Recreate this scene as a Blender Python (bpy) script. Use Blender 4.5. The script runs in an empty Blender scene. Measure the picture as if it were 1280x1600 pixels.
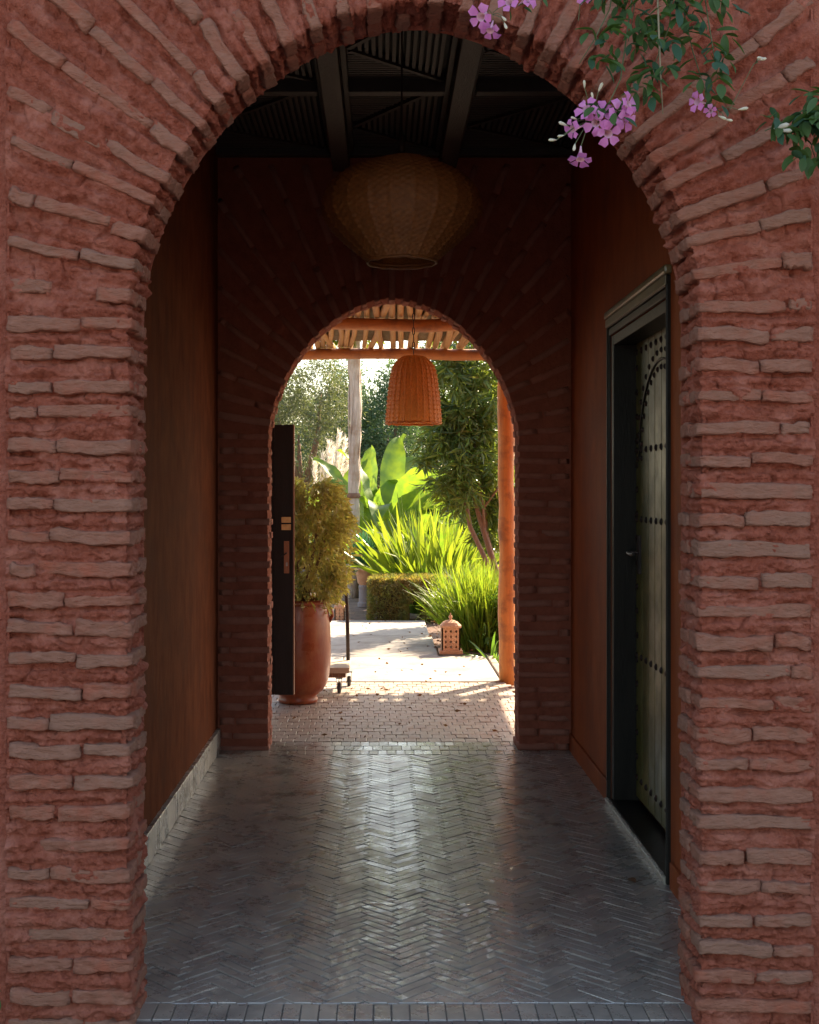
import bpy, bmesh, math, random
import numpy as np
from mathutils import Vector, Matrix, Euler

R = math.radians
PI = math.pi
random.seed(7)
rng = np.random.default_rng(11)
S = bpy.context.scene
COL = S.collection

# ------------------------------------------------------------------ camera, light, exposure
cam_d = bpy.data.cameras.new('camera')
cam = bpy.data.objects.new('camera', cam_d)
COL.objects.link(cam)
cam.location = (0, 0, 1.5)
cam.rotation_euler = (R(90), 0, 0)
cam_d.lens = 45.0
cam_d.sensor_width = 36.0
cam_d.shift_x = 0.0269
cam_d.shift_y = -0.0188
cam_d.clip_end = 3000
S.camera = cam

SUN_EL, SUN_AZ = R(37), R(37)          # azimuth measured from +Y towards +X
world = bpy.data.worlds.new('World')
S.world = world
world.use_nodes = True
wn = world.node_tree
bg = wn.nodes['Background']
sky = wn.nodes.new('ShaderNodeTexSky')
sky.sky_type = 'NISHITA'
sky.sun_disc = False
sky.sun_elevation = SUN_EL
sky.sun_rotation = SUN_AZ
sky.air_density = 1.0
sky.dust_density = 1.4
sky.ozone_density = 0.6
wn.links.new(sky.outputs[0], bg.inputs[0])
bg.inputs[1].default_value = 0.13

sun_d = bpy.data.lights.new('sun', 'SUN')
sun_d.energy = 5.0
sun_d.angle = R(0.53)
sun_d.color = (1.0, 0.88, 0.74)
sun = bpy.data.objects.new('sun', sun_d)
COL.objects.link(sun)
sd = Vector((math.sin(SUN_AZ) * math.cos(SUN_EL), math.cos(SUN_AZ) * math.cos(SUN_EL), math.sin(SUN_EL)))
sun.rotation_euler = (-sd).to_track_quat('-Z', 'Y').to_euler()
sun.location = (10, 20, 20)

S.view_settings.view_transform = 'Standard'
S.view_settings.look = 'None'
S.view_settings.gamma = 1.0
S.view_settings.use_curve_mapping = False
S.view_settings.exposure = 1.85
S.view_settings.use_white_balance = True
S.view_settings.white_balance_temperature = 7600

# ------------------------------------------------------------------ materials
def nd(nt, t, **kw):
    n = nt.nodes.new(t)
    for k, v in kw.items():
        setattr(n, k, v)
    return n

def mixrgb(nt, fac, a, b, blend='MIX'):
    n = nt.nodes.new('ShaderNodeMix')
    n.data_type = 'RGBA'
    n.blend_type = blend
    for sock, v in ((n.inputs[0], fac), (n.inputs[6], a), (n.inputs[7], b)):
        if hasattr(v, 'is_output'):
            nt.links.new(v, sock)
        elif isinstance(v, (int, float)):
            sock.default_value = v
        else:
            sock.default_value = (*v, 1)
    return n.outputs[2]

def noise(nt, vec, scale, detail=4, rough=0.55, stretch=None):
    if stretch:
        m = nd(nt, 'ShaderNodeMapping')
        m.inputs['Scale'].default_value = stretch
        nt.links.new(vec, m.inputs[0])
        vec = m.outputs[0]
    n = nd(nt, 'ShaderNodeTexNoise')
    n.inputs['Scale'].default_value = scale
    n.inputs['Detail'].default_value = detail
    n.inputs['Roughness'].default_value = rough
    nt.links.new(vec, n.inputs['Vector'])
    return n.outputs['Fac']

def ramp(nt, fac, lo, hi):
    n = nd(nt, 'ShaderNodeMapRange')
    n.inputs['From Min'].default_value = lo
    n.inputs['From Max'].default_value = hi
    nt.links.new(fac, n.inputs['Value'])
    return n.outputs[0]

def mat(name, c1, c2=None, rough=0.7, scale=8, bump=0.0, bscale=60, stretch=None, rnd=None, isl=None,
        metal=0.0, spec=0.5, c3=None, c3scale=3, coat=0.0, rvar=0.0, bdist=0.01, world_space=False):
    """Procedural surface: c1/c2 mixed by noise, optional c3 in larger patches, per-object (rnd) or per-island (isl) colour."""
    m = bpy.data.materials.new(name)
    m.use_nodes = True
    nt = m.node_tree
    p = nt.nodes['Principled BSDF']
    if world_space:
        g = nd(nt, 'ShaderNodeNewGeometry')
        vec = g.outputs['Position']
    else:
        tc = nd(nt, 'ShaderNodeTexCoord')
        vec = tc.outputs['Object']
    c2 = c2 or tuple(x * 0.75 for x in c1)
    f = noise(nt, vec, scale, 5, 0.6, stretch)
    col = mixrgb(nt, ramp(nt, f, 0.3, 0.7), c1, c2)
    if c3:
        f3 = noise(nt, vec, c3scale, 4, 0.6)
        col = mixrgb(nt, ramp(nt, f3, 0.48, 0.68), col, c3)
    if rnd:
        oi = nd(nt, 'ShaderNodeObjectInfo')
        col = mixrgb(nt, oi.outputs['Random'], col, mixrgb(nt, 0.65, col, rnd))
    if isl:
        gi = nd(nt, 'ShaderNodeNewGeometry')
        col = mixrgb(nt, gi.outputs['Random Per Island'], col, isl)
    nt.links.new(col, p.inputs['Base Color'])
    p.inputs['Roughness'].default_value = rough
    if rvar:
        fr = noise(nt, vec, scale * 1.7, 4, 0.6)
        mr = nd(nt, 'ShaderNodeMapRange')
        mr.inputs['From Min'].default_value = 0.3
        mr.inputs['From Max'].default_value = 0.7
        mr.inputs['To Min'].default_value = max(0.05, rough - rvar)
        mr.inputs['To Max'].default_value = min(1, rough + rvar)
        nt.links.new(fr, mr.inputs['Value'])
        nt.links.new(mr.outputs[0], p.inputs['Roughness'])
    p.inputs['Metallic'].default_value = metal
    p.inputs['Specular IOR Level'].default_value = spec
    p.inputs['Coat Weight'].default_value = coat
    if bump:
        fb = noise(nt, vec, bscale, 6, 0.65, stretch)
        b = nd(nt, 'ShaderNodeBump')
        b.inputs['Strength'].default_value = bump
        b.inputs['Distance'].default_value = bdist
        nt.links.new(fb, b.inputs['Height'])
        nt.links.new(b.outputs[0], p.inputs['Normal'])
    return m

def leafmat(name, c1, c2, trans=0.45, rough=0.45, tcol=None, patch=None):
    m = bpy.data.materials.new(name)
    m.use_nodes = True
    nt = m.node_tree
    p = nt.nodes['Principled BSDF']
    out = nt.nodes['Material Output']
    g = nd(nt, 'ShaderNodeNewGeometry')
    col = mixrgb(nt, g.outputs['Random Per Island'], c1, c2)
    oi = nd(nt, 'ShaderNodeObjectInfo')
    col = mixrgb(nt, oi.outputs['Random'], col, mixrgb(nt, 0.3, col, c2))
    if patch:
        f = noise(nt, g.outputs['Position'], patch[1], 2)
        col = mixrgb(nt, ramp(nt, f, 0.4, 0.62), col, patch[0])
    nt.links.new(col, p.inputs['Base Color'])
    p.inputs['Roughness'].default_value = rough
    t = nd(nt, 'ShaderNodeBsdfTranslucent')
    if tcol:
        tc = mixrgb(nt, 0.7, col, tcol)
    else:
        tc = mixrgb(nt, 1.0, col, (1.7, 1.6, 0.7), 'MULTIPLY')
    nt.links.new(tc, t.inputs['Color'])
    mx = nd(nt, 'ShaderNodeMixShader')
    mx.inputs[0].default_value = trans
    nt.links.new(p.outputs[0], mx.inputs[1])
    nt.links.new(t.outputs[0], mx.inputs[2])
    nt.links.new(mx.outputs[0], out.inputs['Surface'])
    return m

M = {}
M['stucco'] = mat('stucco', (0.41, 0.125, 0.082), (0.26, 0.066, 0.039), 0.92, 60, 1.0, 70, c3=(0.46, 0.17, 0.12), c3scale=9, spec=0.1, bdist=0.022, world_space=True)
M['brick'] = mat('fired_brick', (0.38, 0.165, 0.115), (0.24, 0.088, 0.056), 0.9, 40, 1.0, 55, stretch=(0.6, 1, 1.5), rnd=(0.28, 0.165, 0.12), c3=(0.37, 0.11, 0.068), c3scale=12, spec=0.1, bdist=0.016, world_space=True)
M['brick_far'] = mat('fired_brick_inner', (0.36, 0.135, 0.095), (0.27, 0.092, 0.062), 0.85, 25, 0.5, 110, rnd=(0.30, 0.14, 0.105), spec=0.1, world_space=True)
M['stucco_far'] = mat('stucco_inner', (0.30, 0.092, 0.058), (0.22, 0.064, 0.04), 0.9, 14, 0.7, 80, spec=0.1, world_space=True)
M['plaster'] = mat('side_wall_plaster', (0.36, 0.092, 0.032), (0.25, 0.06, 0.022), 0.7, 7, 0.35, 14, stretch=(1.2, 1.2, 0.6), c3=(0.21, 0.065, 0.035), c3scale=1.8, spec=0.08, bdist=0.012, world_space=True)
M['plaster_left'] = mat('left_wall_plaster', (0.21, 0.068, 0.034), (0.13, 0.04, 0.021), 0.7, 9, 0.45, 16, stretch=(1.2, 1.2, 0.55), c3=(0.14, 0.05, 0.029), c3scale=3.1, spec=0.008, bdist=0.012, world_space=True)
M['facade'] = mat('facade_plaster', (0.42, 0.15, 0.10), (0.34, 0.11, 0.07), 0.9, 7, 0.5, 60, spec=0.2, world_space=True)
M['tile'] = mat('floor_tile', (0.47, 0.41, 0.34), (0.29, 0.25, 0.205), 0.24, 9, 0.45, 22, rnd=(0.29, 0.265, 0.235), c3=(0.18, 0.16, 0.14), c3scale=4.2, rvar=0.14, bdist=0.005, spec=1.0, coat=0.2, world_space=True)
M['tile_joined'] = mat('floor_tile_joined', (0.47, 0.41, 0.34), (0.29, 0.25, 0.205), 0.24, 9, 0.45, 22, isl=(0.29, 0.265, 0.235), c3=(0.18, 0.16, 0.14), c3scale=4.2, rvar=0.14, bdist=0.005, spec=1.0, coat=0.2, world_space=True)
for k_ in ('tile', 'tile_joined'):
    M[k_].node_tree.nodes['Principled BSDF'].inputs['IOR'].default_value = 1.85
for k_ in ('tile', 'tile_joined'):
    nt_ = M[k_].node_tree
    for n_ in nt_.nodes:
        if n_.type == 'MAP_RANGE' and abs(n_.inputs['To Max'].default_value - 0.38) < 1e-3:
            src_ = n_.inputs['Value'].links[0].from_node
            src_.inputs['Scale'].default_value = 6.5
            src_.inputs['Detail'].default_value = 8
            src_.inputs['Roughness'].default_value = 0.72
            n_.inputs['To Min'].default_value = 0.12
            n_.inputs['To Max'].default_value = 0.50
M['grout'] = mat('grout', (0.30, 0.27, 0.24), (0.17, 0.15, 0.13), 0.5, 30, 0.5, 90, world_space=True)
M['paver'] = mat('garden_paver', (0.48, 0.40, 0.325), (0.36, 0.295, 0.235), 0.5, 18, 0.4, 80, rnd=(0.36, 0.26, 0.20), rvar=0.14, bdist=0.004, c3=(0.38, 0.25, 0.185), c3scale=4, world_space=True)
M['paver_joined'] = mat('garden_paver_joined', (0.48, 0.40, 0.325), (0.36, 0.295, 0.235), 0.5, 18, 0.4, 80, isl=(0.38, 0.29, 0.23), rvar=0.14, bdist=0.004, world_space=True)
M['court'] = mat('court_paver', (0.20, 0.145, 0.13), (0.15, 0.105, 0.095), 0.55, 16, 0.4, 80, isl=(0.16, 0.115, 0.11), rnd=(0.17, 0.14, 0.12), world_space=True)
M['concrete'] = mat('path_concrete', (0.41, 0.37, 0.325), (0.30, 0.27, 0.235), 0.7, 14, 0.5, 50, c3=(0.23, 0.195, 0.16), c3scale=2.6, world_space=True)
M['soil'] = mat('soil', (0.24, 0.15, 0.11), (0.15, 0.09, 0.065), 0.95, 7, 1.0, 40, c3=(0.30, 0.20, 0.16), c3scale=1.2, bdist=0.03, world_space=True)
M['darkwood'] = mat('dark_wood', (0.05, 0.043, 0.038), (0.03, 0.025, 0.022), 0.5, 6, 0.4, 40, stretch=(3, 1, 3), world_space=True)
M['lath'] = mat('dark_lath', (0.075, 0.068, 0.06), (0.045, 0.04, 0.036), 0.55, 8, 0.3, 40, rnd=(0.03, 0.028, 0.026), world_space=True)
M['ceilboard'] = mat('ceiling_board', (0.02, 0.018, 0.016), (0.012, 0.011, 0.01), 0.8, 8)
M['wicker'] = mat('wicker_brown', (0.30, 0.175, 0.075), (0.19, 0.105, 0.045), 0.6, 40, 0.3, 120, isl=(0.24, 0.13, 0.055))
M['iron'] = mat('black_iron', (0.03, 0.027, 0.027), (0.05, 0.03, 0.025), 0.5, 20, 0.2, 80, metal=0.6)
M['doorgreen'] = mat('door_olive_paint', (0.085, 0.08, 0.016), (0.05, 0.047, 0.011), 0.40, 5, 0.2, 25, stretch=(5, 5, 0.4), rnd=(0.12, 0.11, 0.03), c3=(0.19, 0.16, 0.06), c3scale=4, spec=0.3, rvar=0.1, bdist=0.004, world_space=True)
M['doorframe'] = mat('door_frame_paint', (0.020, 0.018, 0.015), (0.012, 0.011, 0.010), 0.36, 8, 0.2, 25, stretch=(4, 4, 0.6), spec=0.15, world_space=True)
M['moulding'] = mat('door_moulding', (0.20, 0.17, 0.085), (0.13, 0.11, 0.06), 0.3, 8, 0.2, 30, world_space=True)
M['gate'] = mat('gate_dark_wood', (0.017, 0.013, 0.011), (0.011, 0.008, 0.007), 0.55, 7, 0.4, 45, stretch=(5, 5, 0.5), spec=0.3, world_space=True)
M['gate_edge'] = mat('gate_bare_edge', (0.35, 0.2, 0.12), (0.25, 0.13, 0.08), 0.6, 20)
M['brass'] = mat('brass_plate', (0.55, 0.30, 0.13), (0.4, 0.2, 0.08), 0.35, 30, metal=0.8)
M['steel'] = mat('worn_steel', (0.45, 0.43, 0.4), (0.3, 0.28, 0.26), 0.35, 30, metal=0.9)
M['terracotta'] = mat('terracotta_glaze', (0.31, 0.072, 0.026), (0.21, 0.045, 0.018), 0.36, 5, 0.25, 40, stretch=(1, 1, 0.35), c3=(0.34, 0.13, 0.055), c3scale=5, spec=0.4, rvar=0.12, bdist=0.006)
M['lantern'] = mat('lantern_clay', (0.66, 0.39, 0.24), (0.54, 0.29, 0.16), 0.8, 14, 0.4, 60, c3=(0.45, 0.24, 0.14), c3scale=9)
M['lantern_dark'] = mat('lantern_inside', (0.10, 0.04, 0.02), None, 0.9)
M['wood_orange'] = mat('oiled_log', (0.70, 0.31, 0.10), (0.55, 0.21, 0.065), 0.5, 5, 0.6, 30, stretch=(7, 7, 0.7), c3=(0.34, 0.14, 0.06), c3scale=7, bdist=0.008, spec=0.3, world_space=True)
M['wood_beam'] = mat('beam_log', (0.46, 0.20, 0.07), (0.33, 0.13, 0.045), 0.55, 5, 0.6, 30, stretch=(0.7, 7, 7), c3=(0.2, 0.09, 0.05), c3scale=6, bdist=0.008, world_space=True)
M['pole'] = mat('roof_pole', (0.50, 0.28, 0.11), (0.36, 0.18, 0.065), 0.6, 8, 0.5, 40, stretch=(6, 1, 6), rnd=(0.30, 0.15, 0.06), bdist=0.006, world_space=True)
M['shade_mat'] = mat('added_shade_mat', (0.25, 0.18, 0.10), (0.14, 0.09, 0.05), 0.8, 10, 0.8, 60, stretch=(1, 12, 1), world_space=True)
M['bark_pale'] = mat('pale_bark', (0.66, 0.56, 0.46), (0.44, 0.35, 0.27), 0.85, 7, 0.9, 25, stretch=(5, 5, 0.8), c3=(0.42, 0.29, 0.20), c3scale=5, bdist=0.02)
M['bark'] = mat('brown_bark', (0.28, 0.15, 0.09), (0.17, 0.09, 0.06), 0.85, 9, 0.8, 30, stretch=(4, 4, 0.8), bdist=0.015)
M['bark_red'] = mat('red_brown_bark', (0.38, 0.18, 0.095), (0.25, 0.11, 0.06), 0.75, 9, 0.6, 30, stretch=(4, 4, 0.8), bdist=0.01)
M['stone'] = mat('grey_stone', (0.30, 0.26, 0.25), (0.2, 0.17, 0.17), 0.85, 8, 0.6, 40)
M['timber'] = mat('trolley_board', (0.50, 0.44, 0.34), (0.38, 0.32, 0.24), 0.7, 6, 0.3, 40, stretch=(1, 6, 6))
M['rubber'] = mat('caster_rubber', (0.05, 0.05, 0.055), None, 0.6)
M['flower'] = leafmat('pink_petal', (0.62, 0.13, 0.50), (0.74, 0.36, 0.68), 0.35, 0.6, tcol=(0.8, 0.3, 0.7), patch=((0.72, 0.24, 0.60), 60))
M['flower_pale'] = leafmat('pale_bud', (0.68, 0.55, 0.66), (0.62, 0.70, 0.55), 0.3, 0.6)
M['flower_tube'] = leafmat('pale_flower_tube', (0.70, 0.50, 0.68), (0.66, 0.42, 0.62), 0.3, 0.6)
M['l_vine'] = leafmat('vine_leaf', (0.022, 0.075, 0.020), (0.06, 0.13, 0.03), 0.3, 0.62)
M['l_vine_blue'] = leafmat('vine_leaf_cool', (0.018, 0.085, 0.05), (0.035, 0.10, 0.05), 0.3, 0.6)
M['l_ficus'] = leafmat('straw_green_leaf', (0.64, 0.56, 0.28), (0.22, 0.27, 0.085), 0.42, 0.5, patch=((0.40, 0.37, 0.17), 11))
M['l_teal'] = leafmat('teal_blade', (0.04, 0.15, 0.11), (0.06, 0.19, 0.12), 0.25, 0.4)
M['l_hedge'] = leafmat('clipped_hedge', (0.30, 0.19, 0.085), (0.22, 0.22, 0.075), 0.35, 0.7, patch=((0.19, 0.21, 0.065), 6))
M['l_grass'] = leafmat('bright_grass', (0.23, 0.30, 0.04), (0.09, 0.19, 0.03), 0.5, 0.4, patch=((0.17, 0.23, 0.045), 10))
M['l_iris'] = leafmat('strap_leaf', (0.22, 0.27, 0.035), (0.08, 0.17, 0.03), 0.5, 0.38, patch=((0.15, 0.20, 0.04), 9))
M['l_banana'] = leafmat('banana_leaf', (0.20, 0.28, 0.045), (0.13, 0.23, 0.04), 0.5, 0.36, patch=((0.10, 0.19, 0.045), 7))
M['l_oleander'] = leafmat('narrow_dark_leaf', (0.07, 0.14, 0.05), (0.19, 0.23, 0.06), 0.48, 0.30)
M['l_olive'] = leafmat('olive_leaf', (0.13, 0.15, 0.095), (0.08, 0.11, 0.06), 0.35, 0.5)
M['l_blue'] = leafmat('blue_green_leaf', (0.085, 0.15, 0.085), (0.05, 0.11, 0.055), 0.35, 0.5)
M['l_far'] = leafmat('far_green_leaf', (0.07, 0.12, 0.045), (0.05, 0.09, 0.035), 0.35, 0.5)
M['l_yellow'] = leafmat('yellow_green_leaf', (0.20, 0.25, 0.035), (0.13, 0.20, 0.03), 0.5, 0.45)
M['l_shrub'] = leafmat('glossy_shrub_leaf', (0.07, 0.17, 0.035), (0.11, 0.21, 0.045), 0.4, 0.35)
M['plume'] = leafmat('white_plume', (0.86, 0.80, 0.72), (0.78, 0.68, 0.58), 0.5, 0.8, tcol=(0.9, 0.84, 0.76))
M['deadleaf'] = leafmat('dead_leaf', (0.20, 0.09, 0.035), (0.10, 0.05, 0.03), 0.2, 0.7)
M['hedge_core'] = mat('hedge_core', (0.13, 0.095, 0.05), (0.09, 0.065, 0.035), 0.95, 20)

# ------------------------------------------------------------------ object helpers
def tag(o, label=None, cat=None, group=None, kind=None):
    if label: o['label'] = label
    if cat: o['category'] = cat
    if group: o['group'] = group
    if kind: o['kind'] = kind
    return o

def link(o, parent=None):
    COL.objects.link(o)
    if parent is not None:
        o.parent = parent
        w = Matrix.Translation(parent.location) if parent.parent is None else parent.parent.matrix_parent_inverse.inverted() if False else None
        base = parent
        # every root is unrotated at its own location; parts carry world coordinates
        root = parent
        while root.parent is not None:
            root = root.parent
        if parent is root:
            o.matrix_parent_inverse = Matrix.Translation(-root.location)
        else:
            o.matrix_parent_inverse = Matrix.Identity(4)
    return o

def empty(name, loc, label=None, cat=None, group=None, kind=None):
    o = bpy.data.objects.new(name, None)
    o.empty_display_size = 0.1
    COL.objects.link(o)
    o.location = loc
    return tag(o, label, cat, group, kind)

def mesh_np(name, v, f, smooth=False):
    """v (N,3), f (M,k) arrays -> mesh"""
    me = bpy.data.meshes.new(name)
    v = np.asarray(v, dtype=np.float32)
    f = np.asarray(f, dtype=np.int32)
    k = f.shape[1]
    me.vertices.add(len(v))
    me.vertices.foreach_set('co', v.ravel())
    me.loops.add(f.size)
    me.loops.foreach_set('vertex_index', f.ravel())
    me.polygons.add(len(f))
    me.polygons.foreach_set('loop_start', np.arange(0, f.size, k, dtype=np.int32))
    me.polygons.foreach_set('loop_total', np.full(len(f), k, dtype=np.int32))
    if smooth:
        me.polygons.foreach_set('use_smooth', np.ones(len(f), dtype=bool))
    me.update(calc_edges=True)
    me.validate()
    return me

def obj(name, me, m=None, parent=None):
    if m is not None and not me.materials:
        me.materials.append(m)
    o = bpy.data.objects.new(name, me)
    return link(o, parent)

class MB:
    def __init__(s):
        s.v, s.f = [], []
    def add(s, v, f):
        n = len(s.v)
        s.v += [tuple(p) for p in v]
        s.f += [tuple(n + i for i in q) for q in f]
        return s
    def box(s, x0, y0, z0, x1, y1, z1):
        v = [(x0, y0, z0), (x1, y0, z0), (x1, y1, z0), (x0, y1, z0), (x0, y0, z1), (x1, y0, z1), (x1, y1, z1), (x0, y1, z1)]
        return s.add(v, [(0, 3, 2, 1), (4, 5, 6, 7), (0, 1, 5, 4), (1, 2, 6, 5), (2, 3, 7, 6), (3, 0, 4, 7)])
    def prism(s, pts, z0, z1):
        n = len(pts)
        v = [(x, y, z0) for x, y in pts] + [(x, y, z1) for x, y in pts]
        f = [tuple(range(n - 1, -1, -1)), tuple(range(n, 2 * n))] + [(i, (i + 1) % n, n + (i + 1) % n, n + i) for i in range(n)]
        return s.add(v, f)
    def tube(s, pts, rad, n=8, cap=True, wob=0.0):
        pts = [Vector(p) for p in pts]
        if not isinstance(rad, (list, tuple)):
            rad = [rad] * len(pts)
        v, f = [], []
        up = Vector((0.13, 0.37, 0.92)).normalized()
        for i, p in enumerate(pts):
            d = (pts[min(i + 1, len(pts) - 1)] - pts[max(i - 1, 0)]).normalized()
            a = d.cross(up)
            if a.length < 1e-3:
                a = d.cross(Vector((1, 0, 0)))
            a.normalize()
            b = d.cross(a)
            for k in range(n):
                t = 2 * PI * k / n
                r = rad[i] * (1 + wob * (random.random() - 0.5))
                v.append(p + (a * math.cos(t) + b * math.sin(t)) * r)
        for i in range(len(pts) - 1):
            for k in range(n):
                f.append((i * n + k, i * n + (k + 1) % n, (i + 1) * n + (k + 1) % n, (i + 1) * n + k))
        if cap:
            f.append(tuple(range(n - 1, -1, -1)))
            f.append(tuple((len(pts) - 1) * n + k for k in range(n)))
        return s.add(v, f)
    def lathe(s, prof, c, n=32, close=False):
        v, f = [], []
        for r, z in prof:
            for k in range(n):
                t = 2 * PI * k / n
                v.append((c[0] + r * math.cos(t), c[1] + r * math.sin(t), c[2] + z))
        for i in range(len(prof) - 1):
            for k in range(n):
                f.append((i * n + k, i * n + (k + 1) % n, (i + 1) * n + (k + 1) % n, (i + 1) * n + k))
        return s.add(v, f)
    def mesh(s, name, smooth=False, bevel=0.0):
        me = bpy.data.meshes.new(name)
        me.from_pydata(s.v, [], s.f)
        if bevel:
            bm = bmesh.new()
            bm.from_mesh(me)
            bmesh.ops.bevel(bm, geom=[e for e in bm.edges if len(e.link_faces) == 2 and e.calc_face_angle(0) > 0.6], offset=bevel, segments=2, affect='EDGES', profile=0.5)
            bm.to_mesh(me)
            bm.free()
        if smooth:
            me.polygons.foreach_set('use_smooth', [True] * len(me.polygons))
        me.update()
        return me
    def build(s, name, m, parent=None, smooth=False, bevel=0.0):
        return obj(name, s.mesh(name, smooth, bevel), m, parent)

# numpy value noise in 3-D, about -1..1
def vnoise(p):
    p = np.asarray(p, dtype=np.float64)
    i = np.floor(p).astype(np.int64)
    f = p - i
    f = f * f * (3 - 2 * f)
    def h(x, y, z):
        n = (x * 374761393 + y * 668265263 + z * 2147483647) & 0x7fffffff
        n = ((n ^ (n >> 13)) * 1274126177) & 0x7fffffff
        n = (n ^ (n >> 16)) & 0xffff
        return n / 32767.5 - 1
    r = 0
    for dx in (0, 1):
        for dy in (0, 1):
            for dz in (0, 1):
                w = (f[:, 0] if dx else 1 - f[:, 0]) * (f[:, 1] if dy else 1 - f[:, 1]) * (f[:, 2] if dz else 1 - f[:, 2])
                r = r + w * h(i[:, 0] + dx, i[:, 1] + dy, i[:, 2] + dz)
    return r

def fbm(p, octs):
    return sum(a * vnoise(p * np.asarray(s) + 17.3 * k) for k, (s, a) in enumerate(octs))

# ------------------------------------------------------------------ setting: ground, blocks of the building, roof
FY, BY = 3.58, 3.82           # front arch wall, outer and inner face
RY, GY = 7.46, 7.71            # rear arch wall, corridor side and garden side
XL, XR = -0.959, 1.104         # corridor side walls
CZ = 3.47

g = MB()
g.add([(-600, -600, -0.06), (600, -600, -0.06), (600, 900, -0.06), (-600, 900, -0.06)], [(0, 1, 2, 3)])
tag(g.build('ground', M['soil']), kind='structure')

lb = MB().prism([(-7, 3.63), (-1.058, 3.63), (-1.058, BY), (XL, BY), (XL, GY), (-7, GY)], -0.1, 3.62)
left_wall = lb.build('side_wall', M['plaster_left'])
tag(left_wall, 'brown plastered corridor wall on the left with a grey tile skirting', 'wall')
rb = MB()
rb.prism([(7, 3.63), (7, GY), (XR, GY), (XR, 6.17), (XR + 0.16, 6.17), (XR + 0.16, 4.92), (XR, 4.92), (XR, BY), (1.216, BY), (1.216, 3.63)], -0.1, 2.255)
rb.prism([(7, 3.63), (7, GY), (XR, GY), (XR, BY), (1.216, BY), (1.216, 3.63)], 2.2555, 3.62)
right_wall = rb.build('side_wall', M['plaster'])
tag(right_wall, 'orange red plastered corridor wall holding the studded olive door', 'wall')
MB().box(-7, 3.612, -0.1, -1.059, 3.629, 3.62).build('front_face', M['stucco'], left_wall)
MB().box(1.217, 3.612, -0.1, 7, 3.629, 3.62).build('front_face', M['stucco'], right_wall)
tag(MB().box(-7, 3.56, 3.63, 7, 7.74, 4.1).build('roof', M['facade']), kind='structure')

# ------------------------------------------------------------------ arched brick walls
def arch_path(cx, a, zs, b, step, pw=1.8):
    t = np.linspace(0, PI, 2400)
    c, s_ = np.cos(t), np.sin(t)
    x = cx - a * np.sign(c) * np.abs(c) ** (2 / pw)
    z = zs + b * np.abs(s_) ** (2 / pw)
    zl = np.linspace(-0.06, zs, 300)[:-1]
    X = np.concatenate([np.full(len(zl), cx - a), x, np.full(len(zl), cx + a)])
    Z = np.concatenate([zl, z, zl[::-1]])
    d = np.concatenate([[0], np.cumsum(np.hypot(np.diff(X), np.diff(Z)))])
    n = int(d[-1] / step) + 1
    u = np.linspace(0, d[-1], n)
    return u, np.interp(u, d, X), np.interp(u, d, Z)

def out_dir(x, z, cx, zs):
    dx, dz = x - cx, np.maximum(z - zs, 0)
    l = np.hypot(dx, dz)
    return dx / l, dz / l

def v_max(x, z, ox, oz, x0, x1, zt):
    with np.errstate(divide='ignore', invalid='ignore'):
        tx = np.where(ox > 1e-6, (x1 - x) / ox, np.where(ox < -1e-6, (x0 - x) / ox, 99))
        tz = np.where(oz > 1e-6, (zt - z) / oz, 99)
    return np.minimum(tx, tz)

def rough_brick(L, D, H, cuts, seed, amp):
    bm = bmesh.new()
    bmesh.ops.create_cube(bm, size=1)
    bmesh.ops.subdivide_edges(bm, edges=bm.edges[:], cuts=cuts, use_grid_fill=True)
    me = bpy.data.meshes.new('brick')
    bm.to_mesh(me)
    bm.free()
    v = np.zeros(len(me.vertices) * 3)
    me.vertices.foreach_get('co', v)
    v = v.reshape(-1, 3) * np.array([L, D, H])
    r = min(D, H) * 0.17
    inner = np.clip(v, -np.array([L, D, H]) / 2 + r, np.array([L, D, H]) / 2 - r)
    d = v - inner
    l = np.linalg.norm(d, axis=1, keepdims=True)
    l[l < 1e-9] = 1
    v = inner + d / l * np.minimum(l, r)
    off = seed * 7.7
    for k in range(3):
        v[:, k] += amp * (0.8, 0.7, 1.15)[k] * (0.7 * vnoise(v * 28 + off + k * 31) + 0.6 * vnoise(v * 75 + off + k * 13) + 0.35 * vnoise(v * 160 + off + k * 7))
    # one edge sags or rises along the length so courses look hand laid
    v[:, 2] += amp * 0.9 * vnoise(np.c_[v[:, 0] * 9 + off, v[:, 0] * 0 + off, v[:, 0] * 0])
    me.vertices.foreach_set('co', v.ravel())
    me.polygons.foreach_set('use_smooth', [True] * len(me.polygons))
    me.update()
    return me

def course_rows(total, pitch, jit):
    return [r_ + random.uniform(-jit, jit) for r_ in np.arange(pitch * 0.75, total - pitch * 0.3, pitch)]

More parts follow.
